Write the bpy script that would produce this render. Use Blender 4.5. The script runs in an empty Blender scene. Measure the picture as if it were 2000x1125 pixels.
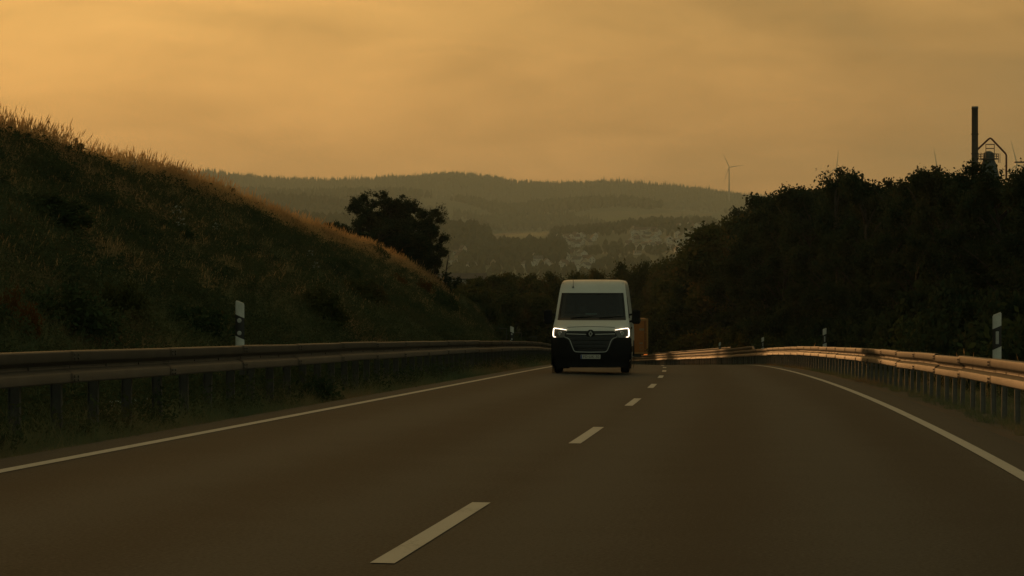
import bpy, math, random
import numpy as np
from mathutils import Vector, Matrix, Euler

random.seed(7)
R = np.random.RandomState(11)
sc = bpy.context.scene
col = sc.collection
rad = math.radians

# ------------------------------------------------------------------ camera
F = 4734.0                                   # focal length in photo pixels (2000 wide) = an 85 mm lens
cam = bpy.data.cameras.new("camera")
cam.sensor_width = 36.0
cam.lens = 36.0 * F / 2000.0
cam.clip_start = 0.1
cam.clip_end = 30000.0
cam_o = bpy.data.objects.new("camera", cam)
cam_o.location = (0, 0, 0)
cam_o.rotation_euler = (rad(90), 0, 0)
col.objects.link(cam_o)
sc.camera = cam_o

# ------------------------------------------------------------------ sky, sun, exposure
SUN_AZ, SUN_EL = -21.0, 6.0                  # degrees left of the view axis, above the horizon
sd = Vector((math.sin(rad(SUN_AZ)) * math.cos(rad(SUN_EL)), math.cos(rad(SUN_AZ)) * math.cos(rad(SUN_EL)), math.sin(rad(SUN_EL))))
w = bpy.data.worlds.new("World")
sc.world = w
w.use_nodes = True
nt = w.node_tree
nt.nodes.clear()
N = nt.nodes.new
L = nt.links.new
out = N("ShaderNodeOutputWorld")
bg = N("ShaderNodeBackground")
bg.inputs["Strength"].default_value = 0.1
L(bg.outputs[0], out.inputs["Surface"])
sky = N("ShaderNodeTexSky")
sky.sky_type = 'NISHITA'
sky.sun_disc = False
sky.sun_elevation = rad(SUN_EL)
sky.sun_rotation = rad(SUN_AZ)
sky.air_density = 1.5
sky.dust_density = 4.0
sky.ozone_density = 1.0
tc = N("ShaderNodeTexCoord")
nrm = N("ShaderNodeVectorMath"); nrm.operation = 'NORMALIZE'
L(tc.outputs["Generated"], nrm.inputs[0])
dot = N("ShaderNodeVectorMath"); dot.operation = 'DOT_PRODUCT'
L(nrm.outputs[0], dot.inputs[0]); dot.inputs[1].default_value = sd
ac = N("ShaderNodeMath"); ac.operation = 'ARCCOSINE'
L(dot.outputs["Value"], ac.inputs[0])
ang = N("ShaderNodeMath"); ang.operation = 'DIVIDE'
L(ac.outputs[0], ang.inputs[0]); ang.inputs[1].default_value = math.pi
# cloud streaks bend the angle and modulate the brightness
mp = N("ShaderNodeMapping")
mp.inputs["Scale"].default_value = (5.0, 5.0, 17.0)
mp.inputs["Rotation"].default_value = (0, rad(-10), 0)
L(nrm.outputs[0], mp.inputs["Vector"])
nz = N("ShaderNodeTexNoise"); nz.inputs["Scale"].default_value = 1.3; nz.inputs["Detail"].default_value = 6; nz.inputs["Roughness"].default_value = 0.5; nz.inputs["Distortion"].default_value = 0.6
L(mp.outputs[0], nz.inputs["Vector"])
nr = N("ShaderNodeMapRange"); nr.inputs[1].default_value = 0.3; nr.inputs[2].default_value = 0.72; nr.inputs[3].default_value = -0.034; nr.inputs[4].default_value = 0.034
L(nz.outputs[0], nr.inputs[0])
add = N("ShaderNodeMath"); add.operation = 'ADD'
L(ang.outputs[0], add.inputs[0]); L(nr.outputs[0], add.inputs[1])
cr = N("ShaderNodeValToRGB")
E_ = cr.color_ramp.elements
while len(E_) > 1: E_.remove(E_[0])
SKY_GAIN = 1.0
def stop(i, deg, c):
    e = E_[0] if i == 0 else E_.new(deg / 180.0)
    e.position = deg / 180.0
    e.color = tuple(x for x in c) + (1,)
for i, (d, c) in enumerate([(0, (1.13, .585, .165)), (9, (.95, .49, .132)), (18, (.745, .385, .105)), (30, (.475, .248, .07)), (48, (.275, .20, .085)), (80, (.19, .195, .12)), (180, (.22, .265, .185))]):
    stop(i, d, c)
L(add.outputs[0], cr.inputs[0])
# lower sky a little redder and dimmer
sx = N("ShaderNodeSeparateXYZ"); L(nrm.outputs[0], sx.inputs[0])
el = N("ShaderNodeMapRange"); el.inputs[1].default_value = 0.0; el.inputs[2].default_value = 0.11; el.inputs[3].default_value = 0.0; el.inputs[4].default_value = 1.0
L(sx.outputs["Z"], el.inputs[0])
tint = N("ShaderNodeMix"); tint.data_type = 'RGBA'; tint.blend_type = 'MIX'
tint.inputs[6].default_value = (1.075, 0.875, 0.89, 1); tint.inputs[7].default_value = (1, 1, 1, 1)
L(el.outputs[0], tint.inputs[0])
mu = N("ShaderNodeMix"); mu.data_type = 'RGBA'; mu.blend_type = 'MULTIPLY'; mu.inputs[0].default_value = 1
L(cr.outputs[0], mu.inputs[6]); L(tint.outputs[2], mu.inputs[7])
# finer wisps
mp2 = N("ShaderNodeMapping"); mp2.inputs["Scale"].default_value = (9.0, 9.0, 34.0); mp2.inputs["Rotation"].default_value = (0, rad(9), 0)
L(nrm.outputs[0], mp2.inputs["Vector"])
nz2 = N("ShaderNodeTexNoise"); nz2.inputs["Scale"].default_value = 1.6; nz2.inputs["Detail"].default_value = 8; nz2.inputs["Roughness"].default_value = 0.55; nz2.inputs["Distortion"].default_value = 0.9
L(mp2.outputs[0], nz2.inputs["Vector"])
nr2 = N("ShaderNodeMapRange"); nr2.inputs[1].default_value = 0.25; nr2.inputs[2].default_value = 0.75; nr2.inputs[3].default_value = 8.5; nr2.inputs[4].default_value = 11.5
L(nz2.outputs[0], nr2.inputs[0])
vm = N("ShaderNodeVectorMath"); vm.operation = 'SCALE'
L(mu.outputs[2], vm.inputs[0]); L(nr2.outputs[0], vm.inputs["Scale"])
mixs = N("ShaderNodeMix"); mixs.data_type = 'RGBA'; mixs.inputs[0].default_value = 0.94
L(sky.outputs[0], mixs.inputs[6]); L(vm.outputs[0], mixs.inputs[7])
L(mixs.outputs[2], bg.inputs["Color"])

sun = bpy.data.lights.new("sun", 'SUN')
sun.energy = 1.8
sun.angle = rad(1.5)
sun.color = (1.0, 0.48, 0.16)
sun_o = bpy.data.objects.new("sun", sun)
sun_o.rotation_euler = (-sd).to_track_quat('-Z', 'Y').to_euler()
sun_o.location = (-60, 150, 60)
col.objects.link(sun_o)

vs_ = sc.view_settings
sc.display_settings.display_device = 'sRGB'
vs_.view_transform = 'Standard'
vs_.look = 'None'
vs_.exposure = 0.0
vs_.gamma = 1.0
vs_.use_curve_mapping = False
cy = sc.cycles
cy.max_bounces = 5
cy.diffuse_bounces = 2
cy.glossy_bounces = 3
cy.transmission_bounces = 4
cy.transparent_max_bounces = 8
cy.volume_bounces = 1
cy.use_denoising = True
cy.caustics_reflective = False
cy.caustics_refractive = False
cy.sample_clamp_indirect = 4.0

# ------------------------------------------------------------------ helpers: materials
def mat(name, base, rough=0.6, metal=0.0, spec=0.5, var=None, scale=3.0, bump=0.0, bscale=40.0, emis=None, estr=0.0, detail=5, coords="Object", stretch=None):
    m = bpy.data.materials.new(name)
    m.use_nodes = True
    t = m.node_tree
    b = t.nodes["Principled BSDF"]
    b.inputs["Base Color"].default_value = (*base, 1)
    b.inputs["Roughness"].default_value = rough
    b.inputs["Metallic"].default_value = metal
    b.inputs["Specular IOR Level"].default_value = spec
    if emis:
        b.inputs["Emission Color"].default_value = (*emis, 1)
        b.inputs["Emission Strength"].default_value = estr
    if var is not None or bump:
        c = t.nodes.new("ShaderNodeTexCoord")
        mpn = t.nodes.new("ShaderNodeMapping")
        if stretch: mpn.inputs["Scale"].default_value = stretch
        t.links.new(c.outputs[coords], mpn.inputs[0])
    if var is not None:
        n = t.nodes.new("ShaderNodeTexNoise")
        n.inputs["Scale"].default_value = scale
        n.inputs["Detail"].default_value = detail
        n.inputs["Roughness"].default_value = 0.65
        t.links.new(mpn.outputs[0], n.inputs["Vector"])
        mr = t.nodes.new("ShaderNodeMapRange")
        mr.inputs[1].default_value = 0.32; mr.inputs[2].default_value = 0.7
        t.links.new(n.outputs[0], mr.inputs[0])
        mx = t.nodes.new("ShaderNodeMix"); mx.data_type = 'RGBA'
        mx.inputs[6].default_value = (*base, 1); mx.inputs[7].default_value = (*var, 1)
        t.links.new(mr.outputs[0], mx.inputs[0])
        t.links.new(mx.outputs[2], b.inputs["Base Color"])
    if bump:
        n = t.nodes.new("ShaderNodeTexNoise"); n.inputs["Scale"].default_value = bscale; n.inputs["Detail"].default_value = 4
        t.links.new(mpn.outputs[0], n.inputs["Vector"])
        bp = t.nodes.new("ShaderNodeBump"); bp.inputs["Strength"].default_value = bump; bp.inputs["Distance"].default_value = 0.02
        t.links.new(n.outputs[0], bp.inputs["Height"])
        t.links.new(bp.outputs[0], b.inputs["Normal"])
    return m

def leaf_mat(name, cols, trans=0.35, scale=0.25, gloss=True):
    """foliage: a ramp over (random per instance/island + world-space patches), part of the light passes through"""
    m = bpy.data.materials.new(name); m.use_nodes = True
    t = m.node_tree; t.nodes.clear()
    o = t.nodes.new("ShaderNodeOutputMaterial")
    g = t.nodes.new("ShaderNodeNewGeometry")
    oi = t.nodes.new("ShaderNodeObjectInfo")
    n = t.nodes.new("ShaderNodeTexNoise"); n.inputs["Scale"].default_value = scale; n.inputs["Detail"].default_value = 3
    t.links.new(g.outputs["Position"], n.inputs["Vector"])
    a1 = t.nodes.new("ShaderNodeMath"); a1.operation = 'MULTIPLY_ADD'; a1.inputs[1].default_value = 0.30; a1.inputs[2].default_value = -0.30
    t.links.new(g.outputs["Random Per Island"], a1.inputs[0])
    a2 = t.nodes.new("ShaderNodeMath"); a2.operation = 'MULTIPLY_ADD'; a2.inputs[1].default_value = 0.35
    t.links.new(oi.outputs["Random"], a2.inputs[0]); t.links.new(a1.outputs[0], a2.inputs[2])
    a3 = t.nodes.new("ShaderNodeMath"); a3.operation = 'MULTIPLY_ADD'; a3.inputs[1].default_value = 2.2; 
    t.links.new(n.outputs[0], a3.inputs[0]); t.links.new(a2.outputs[0], a3.inputs[2])
    a4 = t.nodes.new("ShaderNodeMath"); a4.operation = 'SUBTRACT'; a4.inputs[1].default_value = 0.62
    t.links.new(a3.outputs[0], a4.inputs[0])
    r = t.nodes.new("ShaderNodeValToRGB")
    e = r.color_ramp.elements
    for i, c in enumerate(cols):
        p = i / (len(cols) - 1)
        if i < 2:
            e[i].position = p; e[i].color = (*c, 1)
        else:
            k = e.new(p); k.color = (*c, 1)
    # elements re-sorted by position
    for i, c in enumerate(cols):
        e[i].position = i / (len(cols) - 1); e[i].color = (*c, 1)
    t.links.new(a4.outputs[0], r.inputs[0])
    d = t.nodes.new("ShaderNodeBsdfDiffuse"); tr = t.nodes.new("ShaderNodeBsdfTranslucent")
    t.links.new(r.outputs[0], d.inputs[0]); t.links.new(r.outputs[0], tr.inputs[0])
    mx = t.nodes.new("ShaderNodeMixShader"); mx.inputs[0].default_value = trans
    t.links.new(d.outputs[0], mx.inputs[1]); t.links.new(tr.outputs[0], mx.inputs[2])
    t.links.new(mx.outputs[0], o.inputs["Surface"])
    return m

# ------------------------------------------------------------------ helpers: objects
def tag(o, label=None, cat=None, group=None, kind=None):
    if label: o["label"] = label
    if cat: o["category"] = cat
    if group: o["group"] = group
    if kind: o["kind"] = kind
    return o

def empty(name, loc=(0, 0, 0), rz=0.0, label=None, cat=None, group=None):
    o = bpy.data.objects.new(name, None)
    o.empty_display_size = 0.3
    o.location = loc
    o.rotation_euler = (0, 0, rz)
    col.objects.link(o)
    return tag(o, label, cat, group)

def link(name, me, parent=None, m=None):
    o = bpy.data.objects.new(name, me)
    col.objects.link(o)
    if parent is not None: o.parent = parent
    if m is not None and len(me.materials) == 0: me.materials.append(m)
    return o

def copy_tree(o, parent=None):
    c = o.copy()
    col.objects.link(c)
    if parent is not None: c.parent = parent
    for ch in o.children:
        d = ch.copy(); col.objects.link(d); d.parent = c
        for g in ch.children:
            e = g.copy(); col.objects.link(e); e.parent = d
    return c

def np_mesh(name, V, Fc, m=None, smooth=False):
    """V (n,3), Fc (m,k) all faces of k corners"""
    me = bpy.data.meshes.new(name)
    V = np.asarray(V, np.float32); Fc = np.asarray(Fc, np.int32)
    k = Fc.shape[1]
    me.vertices.add(len(V)); me.vertices.foreach_set("co", V.ravel())
    me.loops.add(Fc.size); me.loops.foreach_set("vertex_index", Fc.ravel())
    me.polygons.add(len(Fc))
    me.polygons.foreach_set("loop_start", np.arange(0, Fc.size, k, dtype=np.int32))
    me.update(calc_edges=True)
    if smooth: me.polygons.foreach_set("use_smooth", np.ones(len(Fc), bool))
    if m: me.materials.append(m)
    me.validate()
    return me

class MB:
    """a small mesh builder: boxes, tubes, lathes, grids, prisms"""
    def __init__(s): s.v = []; s.f = []
    def box(s, x0, x1, y0, y1, z0, z1):
        b = len(s.v)
        s.v += [(x0, y0, z0), (x1, y0, z0), (x1, y1, z0), (x0, y1, z0), (x0, y0, z1), (x1, y0, z1), (x1, y1, z1), (x0, y1, z1)]
        s.f += [tuple(b + i for i in q) for q in ((0, 3, 2, 1), (4, 5, 6, 7), (0, 1, 5, 4), (1, 2, 6, 5), (2, 3, 7, 6), (3, 0, 4, 7))]
        return s
    def bevbox(s, x0, x1, y0, y1, z0, z1, r=0.02):
        """box with chamfered vertical edges and top"""
        b = len(s.v)
        ring = lambda a, z: [(x0 + a + r, y0 + a, z), (x1 - a - r, y0 + a, z), (x1 - a, y0 + a + r, z), (x1 - a, y1 - a - r, z), (x1 - a - r, y1 - a, z), (x0 + a + r, y1 - a, z), (x0 + a, y1 - a - r, z), (x0 + a, y0 + a + r, z)]
        for a, z in ((r, z0), (0, z0 + r), (0, z1 - r), (r, z1)): s.v += ring(a, z)
        for k in range(3):
            for i in range(8):
                j = (i + 1) % 8
                s.f.append((b + k * 8 + i, b + k * 8 + j, b + k * 8 + 8 + j, b + k * 8 + 8 + i))
        s.f.append(tuple(b + i for i in range(7, -1, -1))); s.f.append(tuple(b + 24 + i for i in range(8)))
        return s
    def tube(s, pts, r, n=6, caps=True):
        pts = [Vector(p) for p in pts]
        if not hasattr(r, '__len__'): r = [r] * len(pts)
        b = len(s.v); ref = None
        for i, p in enumerate(pts):
            d = (pts[min(i + 1, len(pts) - 1)] - pts[max(i - 1, 0)]).normalized()
            if ref is None: ref = Vector((1, 0, 0)) if abs(d.x) < 0.8 else Vector((0, 1, 0))
            a = (ref - d * ref.dot(d)).normalized(); ref = a; c = d.cross(a)
            for k in range(n):
                t = 2 * math.pi * k / n
                s.v.append(tuple(p + (a * math.cos(t) + c * math.sin(t)) * r[i]))
        for i in range(len(pts) - 1):
            for k in range(n):
                j = (k + 1) % n
                s.f.append((b + i * n + k, b + i * n + j, b + (i + 1) * n + j, b + (i + 1) * n + k))
        if caps:
            s.f.append(tuple(b + k for k in range(n - 1, -1, -1)))
            s.f.append(tuple(b + (len(pts) - 1) * n + k for k in range(n)))
        return s
    def lathe(s, prof, n=24, axis='z', c=(0, 0, 0)):
        """prof: (radius, height) pairs"""
        b = len(s.v)
        for (r, h) in prof:
            for k in range(n):
                t = 2 * math.pi * k / n
                p = (r * math.cos(t), r * math.sin(t), h)
                if axis == 'x': p = (h, r * math.cos(t), r * math.sin(t))
                if axis == 'y': p = (r * math.cos(t), h, r * math.sin(t))
                s.v.append((p[0] + c[0], p[1] + c[1], p[2] + c[2]))
        for i in range(len(prof) - 1):
            for k in range(n):
                j = (k + 1) % n
                s.f.append((b + i * n + k, b + i * n + j, b + (i + 1) * n + j, b + (i + 1) * n + k))
        return s
    def grid(s, P):
        """P[i][j] points"""
        b = len(s.v); m = len(P[0])
        for row in P: s.v += [tuple(p) for p in row]
        for i in range(len(P) - 1):
            for j in range(m - 1):
                s.f.append((b + i * m + j, b + i * m + j + 1, b + (i + 1) * m + j + 1, b + (i + 1) * m + j))
        return s
    def prism(s, poly, d0, d1, axis='y'):
        """2-D polygon (a, b) extruded from d0 to d1 along axis"""
        b = len(s.v); n = len(poly)
        for d in (d0, d1):
            for (p, q) in poly:
                s.v.append({'y': (p, d, q), 'x': (d, p, q), 'z': (p, q, d)}[axis])
        for i in range(n):
            j = (i + 1) % n
            s.f.append((b + i, b + j, b + n + j, b + n + i))
        s.f.append(tuple(b + i for i in range(n - 1, -1, -1))); s.f.append(tuple(b + n + i for i in range(n)))
        return s
    def mesh(s, name, m=None, smooth=False):
        me = bpy.data.meshes.new(name)
        me.from_pydata(s.v, [], s.f); me.validate()
        import bmesh
        bm = bmesh.new(); bm.from_mesh(me)
        bmesh.ops.recalc_face_normals(bm, faces=bm.faces); bm.to_mesh(me); bm.free()
        if smooth: me.polygons.foreach_set("use_smooth", np.ones(len(me.polygons), bool))
        if m: me.materials.append(m)
        return me
    def build(s, name, m, parent=None, smooth=False):
        return link(name, s.mesh(name, m, smooth), parent)

def smooth_angle(o, a=35):
    me = o.data
    me.polygons.foreach_set("use_smooth", np.ones(len(me.polygons), bool))
    try: me.set_sharp_from_angle(angle=rad(a))
    except Exception: pass
    return o

# ------------------------------------------------------------------ the road's course (fitted to the photo's markings)
T0, T1, T2, T3 = 0.1258, -0.1586, 0.1747, -0.092
G0, G1, G2, G3 = -0.0117, -0.0292, 0.0363, -0.0237
S = np.arange(-60, 420.01, 0.5)
u_ = np.clip(S, 0, 122) / 100
th = T0 + T1 * u_ + T2 * u_**2 + T3 * u_**3
th_end = th[-1]
k_ = np.clip((S - 122) / 40, 0, 1); k_ = k_ * k_ * (3 - 2 * k_)
th = th * (1 - k_) + (-0.012) * k_
gu = np.clip(S, 0, 113) / 100
gr = G0 + G1 * gu + G2 * gu**2 + G3 * gu**3
i0 = int(np.argmin(np.abs(S)))
def integ(a):
    c = np.concatenate([[0], np.cumsum((a[1:] + a[:-1]) * 0.25)])
    return c - c[i0]
XC = -1.9966 + integ(np.sin(th)); YC = integ(np.cos(th)); ZC = -1.1716 + integ(gr)
WL, WR = 3.7275, 3.7504
def camber(o):
    return np.where(o < 0, -o * 0.0200, o * 0.0046)
def pos(s, o, h=0.0):
    """road coordinates (distance along, offset to the right, height over the road surface) -> world"""
    t = np.interp(s, S, th); x = np.interp(s, S, XC); y = np.interp(s, S, YC); z = np.interp(s, S, ZC)
    return np.stack([x + o * np.cos(t), y - o * np.sin(t), z + h + camber(np.clip(o, -4.2, 4.3))], -1)
def V3(s, o, h=0.0): return Vector([float(q) for q in pos(float(s), float(o), float(h))])
def head(s): return float(np.interp(s, S, th))           # angle to the right of +Y

# value noise used for the ground's unevenness
_tab = R.rand(64, 64)
def vnoise(x, y):
    xi = np.floor(x).astype(int); yi = np.floor(y).astype(int); fx = x - xi; fy = y - yi
    fx = fx * fx * (3 - 2 * fx); fy = fy * fy * (3 - 2 * fy)
    g = lambda a, b: _tab[a % 64, b % 64]
    return (g(xi, yi) * (1 - fx) + g(xi + 1, yi) * fx) * (1 - fy) + (g(xi, yi + 1) * (1 - fx) + g(xi + 1, yi + 1) * fx) * fy
def fbm(x, y, n=4):
    r = 0; a = 0.5
    for i in range(n):
        r = r + a * (vnoise(x * 2**i + 7.3 * i, y * 2**i + 3.1 * i) - 0.5); a *= 0.5
    return r

# ------------------------------------------------------------------ materials of the setting
def road_mat():
    m = bpy.data.materials.new("asphalt"); m.use_nodes = True
    t = m.node_tree; b = t.nodes["Principled BSDF"]; n = t.nodes.new; l = t.links.new
    uv = n("ShaderNodeUVMap"); uv.uv_map = "UVMap"
    sep = n("ShaderNodeSeparateXYZ"); l(uv.outputs[0], sep.inputs[0])           # x = offset (m), y = distance (m)
    # wheel paths, polished a little paler: cos in the offset
    c1 = n("ShaderNodeMath"); c1.operation = 'ABSOLUTE'; l(sep.outputs[0], c1.inputs[0])
    c2 = n("ShaderNodeMath"); c2.operation = 'MULTIPLY_ADD'; c2.inputs[1].default_value = 3.5; c2.inputs[2].default_value = -0.35
    l(c1.outputs[0], c2.inputs[0])
    c3 = n("ShaderNodeMath"); c3.operation = 'SINE'; l(c2.outputs[0], c3.inputs[0])
    mp_ = n("ShaderNodeMapping"); mp_.inputs["Scale"].default_value = (0.9, 0.06, 1); l(uv.outputs[0], mp_.inputs[0])
    n1 = n("ShaderNodeTexNoise"); n1.inputs["Scale"].default_value = 1.0; n1.inputs["Detail"].default_value = 4; l(mp_.outputs[0], n1.inputs["Vector"])
    n2 = n("ShaderNodeTexNoise"); n2.inputs["Scale"].default_value = 38; n2.inputs["Detail"].default_value = 3; l(uv.outputs[0], n2.inputs["Vector"])
    n3 = n("ShaderNodeTexNoise"); n3.inputs["Scale"].default_value = 0.9; n3.inputs["Detail"].default_value = 6; n3.inputs["Roughness"].default_value = 0.7; l(uv.outputs[0], n3.inputs["Vector"])
    vo = n("ShaderNodeTexVoronoi"); vo.inputs["Scale"].default_value = 70; l(uv.outputs[0], vo.inputs["Vector"])
    s1 = n("ShaderNodeMath"); s1.operation = 'MULTIPLY_ADD'; s1.inputs[1].default_value = 0.38; s1.inputs[2].default_value = 0.33; l(c3.outputs[0], s1.inputs[0])
    s2 = n("ShaderNodeMath"); s2.operation = 'MULTIPLY_ADD'; s2.inputs[1].default_value = 0.9; l(n1.outputs[0], s2.inputs[0]); l(s1.outputs[0], s2.inputs[2])
    s3 = n("ShaderNodeMath"); s3.operation = 'MULTIPLY_ADD'; s3.inputs[1].default_value = 3.2; l(n2.outputs[0], s3.inputs[0]); l(s2.outputs[0], s3.inputs[2])
    s4 = n("ShaderNodeMath"); s4.operation = 'MULTIPLY_ADD'; s4.inputs[1].default_value = 0.9; l(n3.outputs[0], s4.inputs[0]); l(s3.outputs[0], s4.inputs[2])
    s5 = n("ShaderNodeMath"); s5.operation = 'SUBTRACT'; s5.inputs[1].default_value = 2.33; l(s4.outputs[0], s5.inputs[0])
    r = n("ShaderNodeValToRGB"); e = r.color_ramp.elements
    e[0].position = 0.05; e[0].color = (0.0095, 0.0118, 0.0115, 1); e[1].position = 0.95; e[1].color = (0.040, 0.044, 0.041, 1)
    l(s5.outputs[0], r.inputs[0]); l(r.outputs[0], b.inputs["Base Color"])
    b.inputs["Roughness"].default_value = 0.66
    b.inputs["Specular IOR Level"].default_value = 0.15
    b.inputs["Specular Tint"].default_value = (0.80, 0.95, 1.0, 1)
    bp = n("ShaderNodeBump"); bp.inputs["Strength"].default_value = 0.5; bp.inputs["Distance"].default_value = 0.006
    l(vo.outputs["Distance"], bp.inputs["Height"]); l(bp.outputs[0], b.inputs["Normal"])
    return m
def paint_mat():
    m = bpy.data.materials.new("road_paint"); m.use_nodes = True
    t = m.node_tree; b = t.nodes["Principled BSDF"]; n = t.nodes.new; l = t.links.new
    uv = n("ShaderNodeUVMap"); uv.uv_map = "UVMap"
    n1 = n("ShaderNodeTexNoise"); n1.inputs["Scale"].default_value = 26; n1.inputs["Detail"].default_value = 5; n1.inputs["Roughness"].default_value = 0.7; l(uv.outputs[0], n1.inputs["Vector"])
    n2 = n("ShaderNodeTexNoise"); n2.inputs["Scale"].default_value = 1.3; n2.inputs["Detail"].default_value = 4; l(uv.outputs[0], n2.inputs["Vector"])
    a = n("ShaderNodeMath"); a.operation = 'MULTIPLY_ADD'; a.inputs[1].default_value = 0.6; l(n2.outputs[0], a.inputs[0]); l(n1.outputs[0], a.inputs[2])
    r = n("ShaderNodeValToRGB"); e = r.color_ramp.elements
    e[0].position = 0.50; e[0].color = (0.13, 0.12, 0.095, 1); e[1].position = 0.74; e[1].color = (0.40, 0.39, 0.34, 1)
    l(a.outputs[0], r.inputs[0]); l(r.outputs[0], b.inputs["Base Color"])
    b.inputs["Roughness"].default_value = 0.6
    return m
M = {}
M['asphalt'] = road_mat()
M['paint'] = paint_mat()
M['soil'] = mat("verge_soil", (0.075, 0.050, 0.030), 0.95, var=(0.045, 0.040, 0.022), scale=0.35, bump=0.6, bscale=9)
M['zinc'] = mat("galvanised_steel", (0.112, 0.098, 0.082), 0.58, metal=0.6, var=(0.078, 0.068, 0.056), scale=2.3, bump=0.06, bscale=8)
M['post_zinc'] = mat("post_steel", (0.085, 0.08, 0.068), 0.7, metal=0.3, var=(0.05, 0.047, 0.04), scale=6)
M['post_lit_tone'] = mat("post_steel_lit_tone", (0.20, 0.185, 0.15), 0.65, metal=0.2, var=(0.13, 0.12, 0.10), scale=6)  # same post steel with light put into the colour, for right-hand posts in shade
M['white_plastic'] = mat("white_post_plastic", (0.62, 0.63, 0.58), 0.45, var=(0.45, 0.45, 0.40), scale=9)
M['black_plastic'] = mat("black_plastic", (0.012, 0.012, 0.012), 0.5, var=(0.022, 0.021, 0.019), scale=8)
M['reflector'] = mat("reflector_glass", (0.45, 0.45, 0.42), 0.25, var=(0.3, 0.3, 0.28), scale=60)
M['bark'] = mat("bark", (0.035, 0.028, 0.02), 0.9, var=(0.018, 0.015, 0.011), scale=6, bump=0.5, bscale=20)
M['leaf_dark'] = leaf_mat("leaf_dark", [(0.012, 0.024, 0.016), (0.021, 0.038, 0.022), (0.033, 0.048, 0.026), (0.048, 0.050, 0.026)], 0.28, 0.5)
M['leaf_mid'] = leaf_mat("leaf_mid", [(0.028, 0.040, 0.016), (0.046, 0.056, 0.021), (0.070, 0.072, 0.028), (0.10, 0.072, 0.03)], 0.32, 0.5)
M['leaf_bush'] = leaf_mat("leaf_bush", [(0.024, 0.042, 0.022), (0.042, 0.064, 0.030), (0.060, 0.074, 0.032)], 0.3, 0.6)
M['leaf_rust'] = leaf_mat("leaf_rust", [(0.075, 0.036, 0.012), (0.12, 0.055, 0.016), (0.095, 0.060, 0.020)], 0.4, 0.8)
M['grass'] = leaf_mat("grass_green", [(0.085, 0.125, 0.078), (0.14, 0.172, 0.092), (0.19, 0.195, 0.10), (0.29, 0.22, 0.12), (0.36, 0.21, 0.115)], 0.42, 0.10)
M['grass_dry'] = leaf_mat("grass_dry", [(0.34, 0.225, 0.11), (0.48, 0.33, 0.165), (0.60, 0.43, 0.22)], 0.66, 0.2)
M['weed'] = leaf_mat("weed_leaf", [(0.035, 0.055, 0.030), (0.065, 0.082, 0.040), (0.095, 0.092, 0.046)], 0.35, 0.5)
M['flower'] = mat("white_petals", (0.55, 0.55, 0.48), 0.7, var=(0.42, 0.43, 0.36), scale=20)

# ------------------------------------------------------------------ ground beside the road: the berm on the left, the wood's floor on the right
CU = np.array([-2500, -400, 0, 60, 120, 200, 300, 400, 460, 560, 640, 700, 760, 820, 870, 930, 1000, 1060, 1100.])
CV = np.array([-100, 182, 274, 295, 317, 343, 362, 391, 415, 451, 476, 495, 517, 546, 573, 606, 642, 668, 690.])
DS = np.array([-60, 130, 165, 190, 215, 245, 420.]); DC = np.array([16.5, 16.5, 14.2, 12.6, 9.8, 8.6, 8.0])
def crest(s):
    d = np.interp(s, DS, DC)
    p = pos(s, -d)
    y = np.maximum(p[..., 1], 8.0)
    u = 1000 + F * p[..., 0] / y
    v = np.interp(u, CU, CV)
    z = (562.5 - v) / F * y
    z = np.where(s < 45, 0, z)
    # before the frame: keep the crest's height over the road
    z45 = None
    return d, z
s45 = np.array([46.0]); H45 = float(crest(s45)[1][0] - np.interp(46.0, S, ZC))
def berm_h(s, d):
    """height over the road of the left-hand ground at distance d left of the centre line"""
    dc, zc = crest(s)
    hc = np.where(s < 46, H45, zc - np.interp(s, S, ZC))
    hc = np.maximum(hc, 0.0)
    toe = 6.6
    t = np.clip((d - toe) / np.maximum(dc - toe, 0.5), 0, 1.0)
    prof = np.where(t < 0.12, t * t / 0.24 , t - 0.06)          # soft toe
    prof = prof / 0.94
    prof = np.where(t > 0.86, prof - (t - 0.86)**2 * 1.2, prof)
    prof = prof / (1 - 0.0235)
    back = np.maximum(d - dc, 0)
    h = hc * prof - 0.10 * back - 0.004 * back**2 * (back < 40) - (back >= 40) * (6.4 + 0.32 * (back - 40)) * 1.0
    h = np.where(d < toe, -0.05 - 0.03 * np.clip(d - 4.3, 0, 3), h - 0.05)
    return np.maximum(h, -9.0)
def right_h(s, o):
    return -0.04 - 0.10 * np.clip(o - 5.6, 0, 5.0) + 0.0 * s - 0.01 * np.clip(o - 12, 0, 60)
def ground_h(s, o):
    s = np.asarray(s, float); o = np.asarray(o, float)
    l = berm_h(s, -o); r = right_h(s, o)
    h = np.where(o < 0, l, r)
    a = np.clip((np.abs(o) - 5.2) / 3.0, 0, 1)
    h = h + a * (fbm(s * 0.28, o * 0.28, 4) * 0.75 + fbm(s * 0.06 + 9, o * 0.06, 3) * 1.2 * np.clip((np.abs(o) - 9) / 12, 0, 1) * (o > 0))
    h = np.where(np.abs(o) < 4.05, -0.30, h)
    return h
ss = np.concatenate([np.arange(-55, 10, 3.0), np.arange(10, 262, 0.8), np.arange(262, 400, 4.0)])
oo = np.concatenate([-np.array([140, 110, 85, 65, 50, 40, 33, 28, 25]), -np.arange(23, 4.6, -0.45), -np.array([4.35, 4.1, 4.0, 2.0]), [0.0], np.array([2.0, 4.0, 4.1, 4.35]), np.arange(4.7, 12, 0.5), np.array([13, 14, 15.5, 17, 19, 22, 26, 32, 40, 55, 75, 100, 140.])])
SS, OO = np.meshgrid(ss, oo, indexing='ij')
P = pos(SS, OO, ground_h(SS, OO))
def grid_faces(n, m):
    a = (np.arange(n - 1)[:, None] * m + np.arange(m - 1)[None, :]).ravel()
    return np.stack([a, a + 1, a + m + 1, a + m], -1)
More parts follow.
